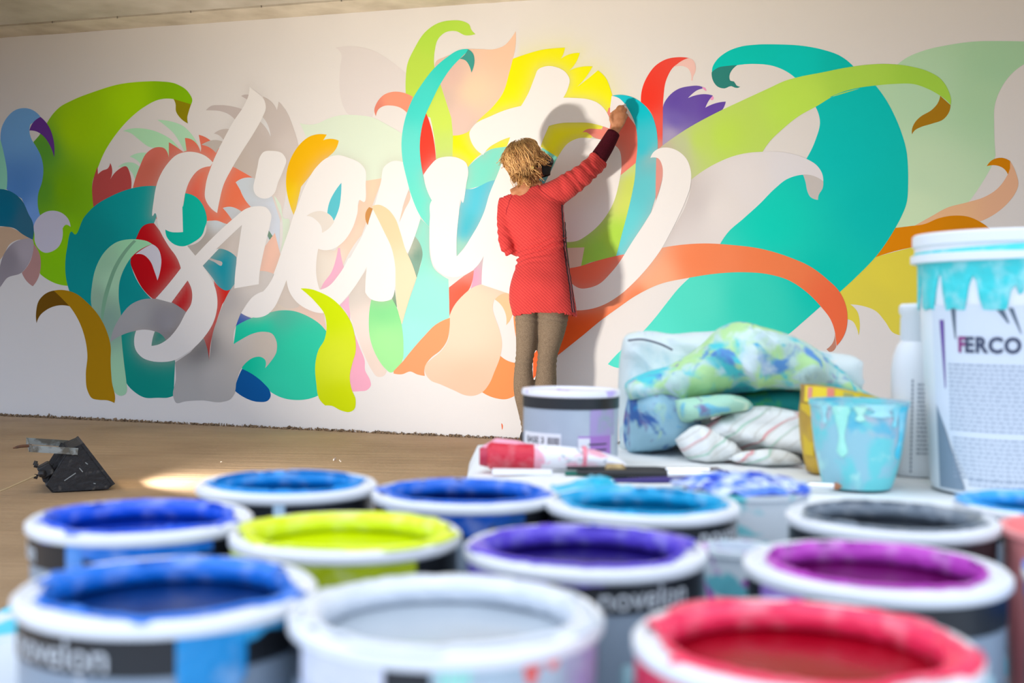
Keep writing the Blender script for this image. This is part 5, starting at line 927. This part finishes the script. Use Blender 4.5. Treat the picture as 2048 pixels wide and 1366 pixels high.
v, f = patch(Rb-.0012, math.radians(-97), math.radians(-88), .020, .008, .0005); MB().add(v, f).build('teal_patch', mat('teal_patch', hexlin('68b4b8'), .5), bc)
v, f = patch(Rb-.0012, math.radians(-70), math.radians(-30), Hb-.0195, .034, .0004); MB().add(v, f).build('violet_stain', mat('violet_stain', hexlin('a898c8'), .4, noise=(60, hexlin('96a4b4'), .45, .6)), bc)

# ================================================================ SMALL TUBS BETWEEN THE CANS
def tub(name, x, y, z0, r0_, r1_, h, m, inner_m, label, wall=.0015, fill=.6, cat='tub'):
    tb = thing(name, (x, y, z0), 0, label, cat)
    MB().lathe([(0, .0), (r0_-.002, 0), (r0_, .002), (r0_+(r1_-r0_)*.55, h*.45), (r1_, h-.004), (r1_+.0018, h-.003), (r1_+.0018, h), (r1_-wall, h), (r0_+(r1_-r0_)*.55-wall, h*.45), (r0_-wall, .004), (0, .004)], 64).build('tub_wall', m, tb)
    rf = r0_+(r1_-r0_)*fill-wall-.0004
    MB().lathe([(0, h*fill), (rf*.8, h*fill+.0006), (rf, h*fill+.0015)], 48).build('paint_fill', inner_m, tb)
    return tb
TB1 = splat('turquoise_plastic', (.55, .80, .86), [(hexlin('18b0d8'), 26, .50), (hexlin('60d8e8'), 34, .60)], rough=.35, bump=.05)
t_ = tub('paint_tub', .053, .752, ZA, .036, .0415, .062, TB1, wetpaint('turq_fill', hexlin('00b8dc')), 'small tub heaped with turquoise paint behind the turquoise can', fill=.9)
# ragged heap of thick paint on top
hv_, hf_ = [], []
for i in range(10):
    for k in range(40):
        a = 2*PI*k/40; r_ = .046*i/9; z_ = .064+.016*(1-(i/9)**2)*(1+.5*mnoise.noise(Vector((math.cos(a)*2*i/9, math.sin(a)*2*i/9, 4))))+.003*mnoise.noise(Vector((a*3, i, 0)))
        rr = r_*(1+.06*math.sin(a*5)*(i/9)**3); hv_.append((rr*math.cos(a)*1.0, rr*math.sin(a), z_-(.006 if i == 9 else 0)))
me_obj('paint_heap', hv_, [(i*40+k, i*40+(k+1) % 40, (i+1)*40+(k+1) % 40, (i+1)*40+k) for i in range(9) for k in range(40)], smear('turq_heap', hexlin('10b8dc'), .3), t_)
TB2 = splat('white_turquoise_marked_plastic', (.78, .84, .88), [(hexlin('70d8e0'), 26, .55), (hexlin('b050c0'), 20, .66)], rough=.4, bump=.03, soft=.05)
t_ = tub('paint_tub', .146, .722, ZA, .034, .041, .082, TB2, smear('blue_fill', hexlin('2050d0'), .5), 'white tub smeared with blue paint between the turquoise and charcoal cans', fill=.88)
hv_ = []
for i in range(10):
    for k in range(40):
        a = 2*PI*k/40; r_ = .043*i/9; z_ = .083+.006*(1-(i/9)**2)+.004*mnoise.noise(Vector((math.cos(a)*5*i/9, math.sin(a)*5*i/9, 1)))
        hv_.append((r_*(1+.05*math.sin(a*7)*(i/9)**3)*math.cos(a), r_*math.sin(a), z_))
me_obj('paint_heap', hv_, [(i*40+k, i*40+(k+1) % 40, (i+1)*40+(k+1) % 40, (i+1)*40+k) for i in range(9) for k in range(40)], splat('blue_smear_patchy', hexlin('5c88e4'), [(hexlin('ccdcf4'), 60, .50), (hexlin('2048c4'), 80, .54)], rough=.3, bump=.3), t_)
tub('paint_tub', .302, .574, ZA, .046, .051, .083, mat('coral_plastic', hexlin('f09090'), .4, noise=(12, hexlin('f4b0ac'), .4, .7)), wetpaint('coral_fill', hexlin('f08080')), 'coral pink tub at the right edge behind the blue smeared can')
# magenta splash standing between the cans
t_ = tub('paint_cup', .1125, .569, ZA, .012, .0155, .074, splat('violet_cup', hexlin('d8e4ec'), [(hexlin('a838b8'), 60, .56), (hexlin('70c8d4'), 50, .56)], rough=.4), wetpaint('viol_fill', hexlin('a838b8')), 'tiny violet smeared cup squeezed between the violet and magenta cans', cat='cup')

# ================================================================ MINT CUP, YELLOW CUP, BOTTLE, BUCKET
MC = splat('mint_smeared_plastic', hexlin('94c4d0'), [(hexlin('70ccd0'), 24, .46), (hexlin('b4bcc8'), 20, .52), (hexlin('60b8d0'), 30, .58), (hexlin('a8dcd8'), 34, .62)], rough=.4, bump=.02, soft=.10)
mc = thing('plastic_cup', (.3345, 1.105, ZB+.001), 0, 'mint blue paint-covered plastic cup with drips standing before the big bucket', 'cup')
hc_ = .083
MB().lathe([(0, 0), (.031, 0), (.0325, .002), (.036, .015), (.0405, .035), (.0435, .058), (.0452, hc_-.006), (.0468, hc_-.005), (.0468, hc_), (.0445, hc_), (.0435, .06), (.0395, .035), (.034, .01), (0, .004)], 72).build('cup_wall', MC, mc)
MB().lathe([(0, .066), (.036, .0665), (.0436, .068)], 48).build('paint_fill', wetpaint('mint_fill', hexlin('8fe0dc')), mc)
def rad_at(z): return float(np.interp(z, [0, .015, .035, .058, .077, .083], [.0327, .036, .0405, .0435, .0455, .0468]))
def cup_drip(adeg, wdeg, ztop, zbot, c_, round_=True):
    v = []; f = []; n1, n2 = 10, 8
    for i in range(n1+1):
        z = ztop+(zbot-ztop)*i/n1
        ww = wdeg*(1 if i < 2 else .55+.2*math.sin(i*.8))*(1 if i < n1 else .3)
        for j in range(n2+1):
            a = math.radians(adeg+ww*(j/n2-.5)); r_ = rad_at(z)+.0004+.0016*math.sin(PI*j/n2)
            v.append((r_*math.cos(a), r_*math.sin(a), z))
    for i in range(n1):
        for j in range(n2): f.append((i*(n2+1)+j, i*(n2+1)+j+1, (i+1)*(n2+1)+j+1, (i+1)*(n2+1)+j))
    me_obj('paint_drip', v, f, smear('drip', hexlin(c_), .3), mc)
cup_drip(-127, 22, .080, .032, 'a0e8d8'); cup_drip(-150, 14, .080, .062, '98dce0'); cup_drip(-45, 26, .080, .030, '40c0d8'); cup_drip(-80, 50, .082, .070, 'a8e4e8'); cup_drip(-60, 16, .080, .060, '80d0dc'); cup_drip(-105, 18, .080, .066, 'b0ecd8')
yc = thing('paper_cup', (.352, 1.212, ZB+.001), 0, 'crumpled yellow printed paper cup standing behind the mint cup', 'cup')
vv = []; ff = []; na, nz2 = 72, 12
for j in range(nz2):
    s = j/(nz2-1)
    for k in range(na):
        a = 2*PI*k/na; top = .084+.009*math.cos(a-math.radians(200))+.003*mnoise.noise(Vector((a*2, 0, 0)))
        r_ = .038+.012*math.sin(min(1, s*1.25)*PI*.5)-.004*s; r_ *= 1+.035*mnoise.noise(Vector((math.cos(a)*2, math.sin(a)*2, s*4)))
        vv.append((r_*math.cos(a), r_*math.sin(a), top*s))
for j in range(nz2-1):
    for k in range(na): ff.append((j*na+k, j*na+(k+1) % na, (j+1)*na+(k+1) % na, (j+1)*na+k))
ff.append(tuple(range(na))[::-1])
YM = mat('yellow_print_paper', hexlin('c8a030'), .5, noise=(16, hexlin('9c7434'), .42, .6))
o = me_obj('cup_wall', vv, ff, YM, yc); s2 = o.modifiers.new('t', 'SOLIDIFY'); s2.thickness = .0008; s2.offset = -1
def yband(a0, a1, z0, z1, c_, nm='printed_patch'):
    mb = MB(); v = []; n = 8
    for i in range(n+1):
        a = math.radians(a0+(a1-a0)*i/n)
        for z in (z0, z1):
            top = .084+.009*math.cos(a-math.radians(200)); s = z; r_ = .038+.012*math.sin(min(1, s*1.25)*PI*.5)-.004*s; r_ *= 1+.035*mnoise.noise(Vector((math.cos(a)*2, math.sin(a)*2, s*4)))
            v.append(((r_+.0012)*math.cos(a), (r_+.0012)*math.sin(a), top*s))
    me_obj(nm, v, [(2*i, 2*i+2, 2*i+3, 2*i+1) for i in range(n)], mat('cup_print_'+c_, hexlin(c_), .5), yc)
yband(-165, -20, .80, .985, 'f0d020'); yband(-128, -119, .86, .99, 'f08870'); yband(-158, -150, .84, .97, 'e89080'); yband(-108, -96, .85, .97, 'b8b060'); yband(-88, -78, .85, .96, '8c9c8c'); yband(-66, -50, .86, .96, 'b4ac78'); yband(-175, -150, .2, .78, 'dcb81c')
# white squeeze bottle
WPL = mat('white_bottle_plastic', (.80, .83, .85), .35)
bt = thing('squeeze_bottle', (.4235, 1.20, ZB+.001), 0, 'white plastic bottle with grooved cap and small print, left of the bucket', 'bottle')
MB().lathe([(0, 0), (.0235, 0), (.0255, .003), (.026, .010), (.0255, .065), (.026, .108), (.0245, .123), (.0205, .135), (.0175, .139), (0, .139)], 56).build('bottle_body', WPL, bt)
cp = MB(); cp.lathe([(.0165, .139), (.0170, .165), (.0195, .169), (.0195, .175), (.0170, .178), (0, .179)], 48)
for k in range(36):
    a = 2*PI*k/36; cp.box((.0170*math.cos(a), .0170*math.sin(a), .152), (.0014, .0012, .024), Matrix.Rotation(a, 3, 'Z'))
cp.build('cap', WPL, bt)
MB().lathe([(0, .179), (.0175, .179), (.0165, .206), (.015, .209), (0, .209)], 40, c=(.022, .014, 0)).build('nozzle', WPL, bt)
pl = MB(); rg = np.random.default_rng(5)
for row in range(17):
    z = .096-row*.0044; a = -108
    while a < -62:
        w_ = rg.uniform(3, 9); v, f = patch(.0262, math.radians(a), math.radians(min(a+w_, -60)), z, z-.0019, .0002, n=2); pl.add(v, f); a += w_+2
for row in range(22):
    z = .100-row*.0044; v, f = patch(.0262, math.radians(-121), math.radians(-117), z, z-.003, .0002, n=2); pl.add(v, f)
pl.build('printed_line', mat('grey_ink', (.30, .34, .38), .6), bt, smooth=False)
v, f = patch(.0262, math.radians(-168), math.radians(-135), .066, .058, .0003); MB().add(v, f).build('black_mark', DKI, bt, smooth=False)
# big tapered bucket FERCO
fb = thing('paint_bucket', (.472, 1.10, ZB+.001), 0, 'large white paint bucket lettered FERCO with turquoise paint dripping from its lid', 'bucket')
BW = mat('white_bucket_plastic', (.80, .84, .88), .35)
TQ = smear('turquoise_lid_paint', hexlin('40d8dc'), .35)
rbk = lambda z: .0655+.0125*min(1, z/.150)
MB().lathe([(0, 0), (.063, 0), (rbk(0), .003), (rbk(.15), .150), (.0785, .175), (.0790, .192), (.0770, .1925), (.0755, .150), (.064, .006), (0, .005)], 96).build('bucket_wall', BW, fb)
ld_ = MB().lathe([(0, .208), (.070, .208), (.0725, .212), (.0805, .2125), (.0822, .211), (.0822, .203), (.0800, .2015), (.0800, .196), (.0838, .195), (.0838, .189), (.0800, .188), (.0785, .190), (0, .196)], 96)
lid = ld_.build('lid', splat('turquoise_spotted_lid', (.82, .87, .90), [(hexlin('20c8d0'), 22, .66)], rough=.35, bump=0), fb)
lid.rotation_euler = (0, math.radians(-1.2), 0)
# turquoise paint collar with runs
n = 150; v = []; f = []
for k in range(n):
    a = 2*PI*k/n; g_ = abs(mnoise.noise(Vector((math.cos(a)*4.5, math.sin(a)*4.5, 7))))*2.2
    s_ = (math.sin(a*13)+.5*math.sin(a*29+1)); ln = .0425-.027*math.sqrt(max(0, min(1, (s_-.35)/.8)))-.002*min(g_, 1)
    zb = .190-ln
    for (r_, z_) in ((.0795, .2015), (.0812, .200), (.0845, .1955), (.0846, .1885), (.0812, .187), (rbk(.15)+.0025, (.187+zb)/2), (rbk(.15)+.0022, zb+.002), (rbk(.15)+.0006, zb)):
        v.append((r_*math.cos(a), r_*math.sin(a), z_))
for k in range(n):
    for i in range(7): f.append((k*8+i, k*8+i+1, ((k+1) % n)*8+i+1, ((k+1) % n)*8+i))
me_obj('paint_run', v, f, TQ, fb)
# label
LB2 = splat('bucket_label', hexlin('d4dde8'), [(hexlin('b8c4d4'), 9, .6)], rough=.4, bump=0, soft=.1)
def taper_patch(a0, a1, zt_, zb_, off, th=.0004, n=24):
    v = []; f = []
    for i in range(n+1):
        a = math.radians(a0+(a1-a0)*i/n)
        for z in (zt_(i/n) if callable(zt_) else zt_, zb_(i/n) if callable(zb_) else zb_):
            r_ = rbk(z)+off; v.append((r_*math.cos(a), r_*math.sin(a), z))
    return v, [(2*i, 2*i+1, 2*i+3, 2*i+2) for i in range(n)]
def tl(name, a0, a1, zt_, zb_, off, m, n=24):
    v, f = taper_patch(a0, a1, zt_, zb_, off, n=n); return me_obj(name, v, f, m, fb)
tl('paper_label', -168, -20, .152, lambda s: .006 if s > .22 else .006+(.22-s)*.30, .0008, LB2, 60)
tl('grey_print', -168, -142, lambda s: .006+(1-s)*.07, .003, .0006, mat('slate_print', hexlin('7d8fa0'), .5))
STK = mat('slate_streak', hexlin('586878'), .5); VST = mat('violet_streak', hexlin('6a4a9c'), .5)
for (a0, w_, z0, z1, sk, m2) in ((-96, 12, .152, .128, 9, STK), (-92, 5, .148, .122, 12, STK), (-72, 16, .152, .134, 10, STK), (-120, 5, .150, .138, 8, STK), (-112, 3, .15, .13, 8, STK), (-52, 20, .152, .136, 8, STK), (-160, 4, .14, .085, 3, VST), (-150, 4, .152, .125, 3, STK)):
    v = []; n = 6
    for i in range(n+1):
        z = z0+(z1-z0)*i/n
        for s_ in (0, 1):
            a = math.radians(a0+sk*i/n+w_*s_*(1-.8*i/n)); r_ = rbk(z)+.0012; v.append((r_*math.cos(a), r_*math.sin(a), z))
    me_obj('printed_streak', v, [(2*i, 2*i+1, 2*i+3, 2*i+2) for i in range(n)], m2, fb)
def bucket_text(s_, size, adeg, z0, m2, name='label_lettering', bold=.0006, sp_=1.1, sx=1.0):
    adeg -= 29
    tv, tf = text_mesh(s_, size, .00005, sp_, bold)
    me_obj(name, [((rbk(z0+y_)+.0014+z_)*math.cos(math.radians(adeg)+x_*sx/rbk(z0)), (rbk(z0+y_)+.0014+z_)*math.sin(math.radians(adeg)+x_*sx/rbk(z0)), z0+y_) for x_, y_, z_ in tv], tf, m2, fb, smooth=False)
bucket_text('ERCO', .0170, -92.5, .120, mat('navy_ink', hexlin('3c4660'), .5), sx=1.02)
bucket_text('F', .0170, -112.8, .120, mat('plum_ink', hexlin('8c3c7c'), .5), sx=1.02)
pl = MB(); rg = np.random.default_rng(8)
def para(z0, rows, a0, a1):
    for row in range(rows):
        z = z0-row*.00345; a = a0
        while a < a1:
            w_ = rg.uniform(1.5, 6); v = []
            for aa in (a, min(a+w_, a1+1)):
                for zz in (z, z-.0013): v.append(((rbk(zz)+.0012)*math.cos(math.radians(aa)), (rbk(zz)+.0012)*math.sin(math.radians(aa)), zz))
            pl.add(v, [(0, 1, 3, 2)]); a += w_+1.0
para(.105, 16, -153, -35); para(.046, 10, -151, -38); para(.013, 2, -138, -60)
pl.build('printed_line', mat('pale_ink', hexlin('98a6b8'), .6), fb, smooth=False)

fb.scale = (1, 1, 1.15)

# ================================================================ PAINT TUBE, RULER, BRUSHES
tu = thing('paint_tube', (-.024, 1.186, ZB+.003), math.radians(2), 'red banded white paint tube lying in front of the barcode can', 'paint tube')
tm = splat('white_tube', (.80, .80, .84), [(hexlin('e8a8b8'), 30, .60), (hexlin('a8b0b8'), 60, .62)], rough=.35, bump=0, soft=.05)
MB().tube([(.048, 0, .012), (.07, 0, .012), (.11, 0, .0105), (.135, 0, .008), (.142, 0, .006)], [.013, .0125, .010, .005, .002], 24, R2=[.013, .013, .015, .017, .018]).build('tube_body', tm, tu)
MB().tube([(.0, 0, .013), (.004, 0, .013), (.048, 0, .012)], [.0115, .0145, .0135], 24).build('red_sleeve', smear('red_sleeve', hexlin('d01838'), .15), tu)
MB().tube([(-.004, 0, .018), (.010, .004, .021), (.030, .002, .021), (.044, 0, .020)], [.005, .010, .008, .005], 12).build('pink_smear', mat('pink_smear', hexlin('e8a0b4'), .4), tu)
MB().tube([(-.008, 0, .012), (.0, 0, .012)], [.009, .011], 16).build('cap', mat('crimson_cap', hexlin('b82848'), .4), tu)
for x_, c_ in ((.098, 'e88898'),): MB().tube([(x_, 0, .0115), (x_+.004, 0, .0113)], [.0127, .0125], 20, R2=[.0152, .0152]).build('pink_band', mat('pink_band', hexlin(c_), .5), tu)
o = MB().box((.012, 1.158, ZB+.0035), (.060, .010, .005)).build('eraser_stick', mat('white_stick', (.85, .86, .88), .4), None, smooth=False); tag(o, 'small white stick lying under the red end of the paint tube', 'stick')
o = MB().box((0, 0, 0), (.16, .014, .003)).build('green_ruler', mat('dark_green_plastic', hexlin('0f6858'), .4), None, smooth=False); o.location = (.135, 1.150, ZB+.0035); o.rotation_euler.z = -.03
tag(o, 'dark green ruler lying under the brushes', 'ruler')
o = MB().box((.105, 1.146, ZB+.0095), (.020, .012, .009)).build('cork_block', mat('tan_cork', hexlin('c0a878'), .8, noise=(90, hexlin('98805a'), .4, .6)), None, smooth=False)
bv = o.modifiers.new('b', 'BEVEL'); bv.width = .002; tag(o, 'small tan cork block resting on the green ruler', 'block')
SIL = mat('silver_ferrule', (.85, .87, .9), .22, 1.0); BKH = mat('black_handle', (.012, .012, .014), .35); BRI = mat('brown_bristle', hexlin('4a3028'), .7)
def brush(x, y, z, ang, h_len, f_len, b_len, r, label, hm=BKH, bmat=BRI, group=None):
    b_ = thing('paintbrush', (x, y, z), ang, label, 'brush', group)
    MB().tube([(-h_len, 0, 0), (-h_len*.6, 0, 0), (-.01, 0, 0), (0, 0, 0)], [.0018, r*.9, r*1.05, r*.8], 14).build('handle', hm, b_)
    MB().tube([(0, 0, 0), (f_len*.4, 0, 0), (f_len*.45, 0, 0), (f_len, 0, 0)], [r*.9, r*.95, r*1.08, r*1.05], 16).build('ferrule', SIL, b_)
    MB().tube([(f_len, 0, 0), (f_len+b_len*.5, 0, 0), (f_len+b_len, 0, 0)], [r, r*1.15, r*.25], 14).build('bristles', bmat, b_)
brush(.157, 1.158, ZB+.0075, -.02, .10, .044, .014, .0030, 'thin brush with long silver ferrule and brown bristles, rearmost of the brushes')
brush(.156, 1.138, ZB+.0060, -.03, .09, .048, .020, .0040, 'black handled brush with silver ferrule, in front of the rearmost one')
brush(.176, 1.100, ZB+.0060, .22, .08, .030, .010, .0034, 'short silver ferrule brush lying behind the turquoise can', hm=mat('violet_handle', hexlin('30206c'), .4))
brush(.262, 1.075, ZB+.0055, -.10, .07, .040, .008, .0032, 'silver ferrule brush left of the mint cup', hm=mat('white_handle', (.75, .78, .8), .4), bmat=mat('rust_bristle', hexlin('9c6848'), .7))

# ================================================================ RAGS
def inflate(name, poly, y0, thick, m, parent, seed=0, wr=.004, st=.008, lean=0.0, grain=(22, 22)):
    P = np.array([p[:2] for p in spline([*poly, poly[0]], 4)][:-1]); lo, hi = P.min(0), P.max(0)
    gx, gz = np.meshgrid(np.arange(lo[0], hi[0], st), np.arange(lo[1], hi[1], st)); g = np.stack([gx.ravel(), gz.ravel()], 1)
    r = delaunay_2d_cdt([Vector(p) for p in P]+[Vector(p) for p in g], [], [list(range(len(P)))], 1, 1e-6)
    V = np.array([tuple(q_) for q_ in r[0]]); F = [tuple(t3) for t3 in r[2]]
    d = segdist(V, P, np.roll(P, -1, 0)); T = thick*np.sqrt(np.clip(1-(1-np.clip(d/(thick*.9), 0, 1))**2, 0, 1))
    vs = []; 
    for sgn in (-1, 1):
        for (x, z), t_ in zip(V, T):
            w_ = wr*(mnoise.noise(Vector((x*grain[0]+seed, z*grain[1], seed)))+.6*mnoise.noise(Vector((x*grain[0]*2.4, z*grain[1]*2.4, seed+3))))
            rdg = 1-abs(mnoise.noise(Vector((x*grain[0]*.7+seed*2, z*grain[1]*.7+x*8, seed+9))))*2
            w_ += wr*1.6*max(0, rdg)**3*(-1 if sgn < 0 else 1)
            ww = w_*min(1, t_/(thick*.4+1e-6))
            vs.append((x, y0+sgn*t_+ww-lean*(z-lo[1]), z))
    n = len(V)
    ff = []
    for t3 in F:
        a, b_, c3 = [V[i] for i in t3[:3]]
        t3 = t3 if (b_[0]-a[0])*(c3[1]-a[1])-(b_[1]-a[1])*(c3[0]-a[0]) > 0 else t3[::-1]
        ff.append(t3); ff.append(tuple(i+n for i in t3[::-1]))
    o = me_obj(name, vs, ff, m, parent)
    bm = bmesh.new(); bm.from_mesh(o.data); bmesh.ops.remove_doubles(bm, verts=bm.verts, dist=.0004); bm.to_mesh(o.data); bm.free(); return o
RG1 = splat('rainbow_stained_rag', hexlin('b8d4cc'), [(hexlin('b0d898'), 24, .46), (hexlin('54c4cc'), 22, .52), (hexlin('5c90c8'), 30, .58), (hexlin('8478b4'), 34, .63), (hexlin('d0e0e4'), 20, .60), (hexlin('28a0cc'), 30, .66), (hexlin('506cb0'), 38, .68)], soft=.10)
RG2 = splat('pale_rag', hexlin('d0dcdc'), [(hexlin('e4ccb8'), 18, .62), (hexlin('a8c8d0'), 16, .56), (hexlin('d4dcc4'), 24, .60)], soft=.12)
RG4 = splat('blue_stained_rag', hexlin('9cc4d4'), [(hexlin('4068a8'), 26, .50), (hexlin('786498'), 30, .56), (hexlin('30a4d8'), 22, .58), (hexlin('b0d4bc'), 26, .60), (hexlin('28487c'), 34, .66)], soft=.10)
RG5 = splat('green_fold_rag', hexlin('a8d4bc'), [(hexlin('74bcd0'), 30, .52), (hexlin('8478a0'), 36, .60), (hexlin('d8ecd0'), 26, .58)], soft=.08)
RG6 = splat('dark_teal_rag', hexlin('1c807c'), [(hexlin('3c9460'), 26, .50), (hexlin('5c4454'), 34, .60), (hexlin('50b0b4'), 36, .63)], soft=.06)
rag = thing('paint_rag', (.25, 1.25, ZB), 0, 'heap of rags stained with blue, turquoise and lime paint', 'rag')
RO = Vector((.25, 1.25, ZB))
def rp_(pts_): return pts_
def fold(name, poly, y0, th, m, seed, wr=.004, par=rag, lab=None, grain=(22, 22)):
    o = inflate(name, poly, y0, th, m, par, seed, wr, grain=grain)
    if par: o.location = -Vector(par.location)
    if lab: o['label'] = lab
    return o
fold('rag_fold', [(0.1365,0.5311),(0.1328,0.6090),(0.1357,0.6589),(0.1435,0.6789),(0.1714,0.6830),(0.1994,0.6797),(0.2336,0.6826),(0.2648,0.6781),(0.2595,0.6232),(0.2359,0.5481),(0.1739,0.5316)], 1.43, .035, RG2, 1, .009, lab='pale seamed fold at the back')
fold('rag_fold', [(0.3288,0.6621),(0.3532,0.6686),(0.3840,0.6610),(0.4222,0.6548),(0.4299,0.6359),(0.4254,0.6131),(0.3790,0.6014),(0.3297,0.6130)], 1.41, .03, RG2, 2, .009, lab='pale stitched roll at the right end')
fold('rag_fold', [(0.1405,0.6009),(0.1354,0.6199),(0.1591,0.6340),(0.1917,0.6445),(0.2241,0.6665),(0.2446,0.6870),(0.2700,0.6963),(0.3011,0.6896),(0.3280,0.6822),(0.3581,0.6683),(0.3884,0.6431),(0.4169,0.6179),(0.4428,0.6051),(0.4042,0.5974),(0.3681,0.6100),(0.3203,0.6153),(0.2757,0.6111),(0.2430,0.6059),(0.2133,0.6001),(0.1716,0.5977)], 1.37, .052, RG1, 3, .011, lab='large rainbow stained top fold')
fold('rag_fold', [(0.1442,0.6168),(0.1669,0.6255),(0.1972,0.6199),(0.2131,0.6020),(0.2292,0.5781),(0.2193,0.5574),(0.1894,0.5419),(0.1575,0.5354),(0.1394,0.5412),(0.1358,0.5756)], 1.385, .055, RG4, 4, .010, lab='blue stained hanging fold')
fold('rag_fold', [(0.1885,0.6049),(0.2172,0.6093),(0.2517,0.6121),(0.2725,0.6061),(0.2761,0.5958),(0.2435,0.5884),(0.2177,0.5811),(0.1958,0.5808)], 1.322, .022, RG5, 5, .006)
fold('rag_fold', [(0.2586,0.6084),(0.3008,0.6162),(0.3492,0.6157),(0.3797,0.6028),(0.3743,0.5664),(0.3258,0.5718),(0.2712,0.5801)], 1.39, .04, RG6, 6, .008, lab='dark teal lower fold')
SEAMM = mat('dark_thread', (.08, .08, .12), .8)
def thread(P_, r=.0012): MB().tube(spline(P_, 6), r, 6).build('seam_thread', SEAMM, rag).location = -Vector(rag.location)
thread([(0.1412,1.4000,0.6713), (0.1582,1.3940,0.6729), (0.1791,1.3910,0.6678), (0.1943,1.3910,0.6607)])
thread([(0.4120,1.3880,0.6506), (0.4153,1.3840,0.6399), (0.4107,1.3800,0.6292), (0.4067,1.3800,0.6207)])
# striped tea towel below
STW = mat('striped_towel', (.76, .78, .76), .85, spec=.15); t = STW.node_tree; b = t.nodes['Principled BSDF']
tcn = N(t, 'ShaderNodeTexCoord'); src = None
for i, (c_, ro, sc_, th) in enumerate((((.70, .34, .34), (0, .55, 0), 8, .975), ((.40, .60, .48), (0, .50, 0), 10, .975), ((.64, .64, .60), (0, .6, 0), 30, .9))):
    mp = N(t, 'ShaderNodeMapping'); mp.inputs['Rotation'].default_value = ro; mp.inputs['Location'].default_value = (0, 0, i*.013); t.links.new(tcn.outputs['Object'], mp.inputs[0])
    wv = N(t, 'ShaderNodeTexWave', wave_type='BANDS', bands_direction='Z'); wv.inputs['Scale'].default_value = sc_; wv.inputs['Distortion'].default_value = 2.2; wv.inputs['Detail Scale'].default_value = .6
    t.links.new(mp.outputs[0], wv.inputs[0]); mr = N(t, 'ShaderNodeMapRange'); mr.inputs[1].default_value = th; mr.inputs[2].default_value = 1; t.links.new(wv.outputs['Fac'], mr.inputs[0])
    mx = N(t, 'ShaderNodeMix', data_type='RGBA'); t.links.new(mr.outputs[0], mx.inputs[0]); mx.inputs[7].default_value = (*c_, 1)
    if src: t.links.new(src, mx.inputs[6])
    else: mx.inputs[6].default_value = (.78, .80, .78, 1)
    src = mx.outputs[2]
t.links.new(src, b.inputs['Base Color'])
tw = thing('tea_towel', (.25, 1.2, ZB), 0, 'crumpled white tea towel with thin red and green stripes below the stained rags', 'towel')
fold('towel_fold', [(0.2174,0.5549),(0.2246,0.5754),(0.2430,0.5861),(0.2632,0.5946),(0.2951,0.5985),(0.3242,0.5943),(0.3592,0.5860),(0.3656,0.5599),(0.3602,0.5336),(0.3251,0.5448),(0.2786,0.5470),(0.2495,0.5466)], 1.335, .045, STW, 11, .016, tw, grain=(12, 40))
fold('towel_fold', [(0.1861,0.5611),(0.1984,0.5714),(0.2141,0.5785),(0.2370,0.5686),(0.2541,0.5592),(0.2600,0.5451),(0.2376,0.5345),(0.2149,0.5354),(0.1989,0.5414)], 1.30, .024, STW, 12, .011, tw, grain=(30, 30))
fold('towel_fold', [(0.2407,0.5437),(0.2544,0.5511),(0.2876,0.5554),(0.3098,0.5518),(0.3222,0.5409),(0.2990,0.5356),(0.2657,0.5362)], 1.272, .018, STW, 13, .008, tw)
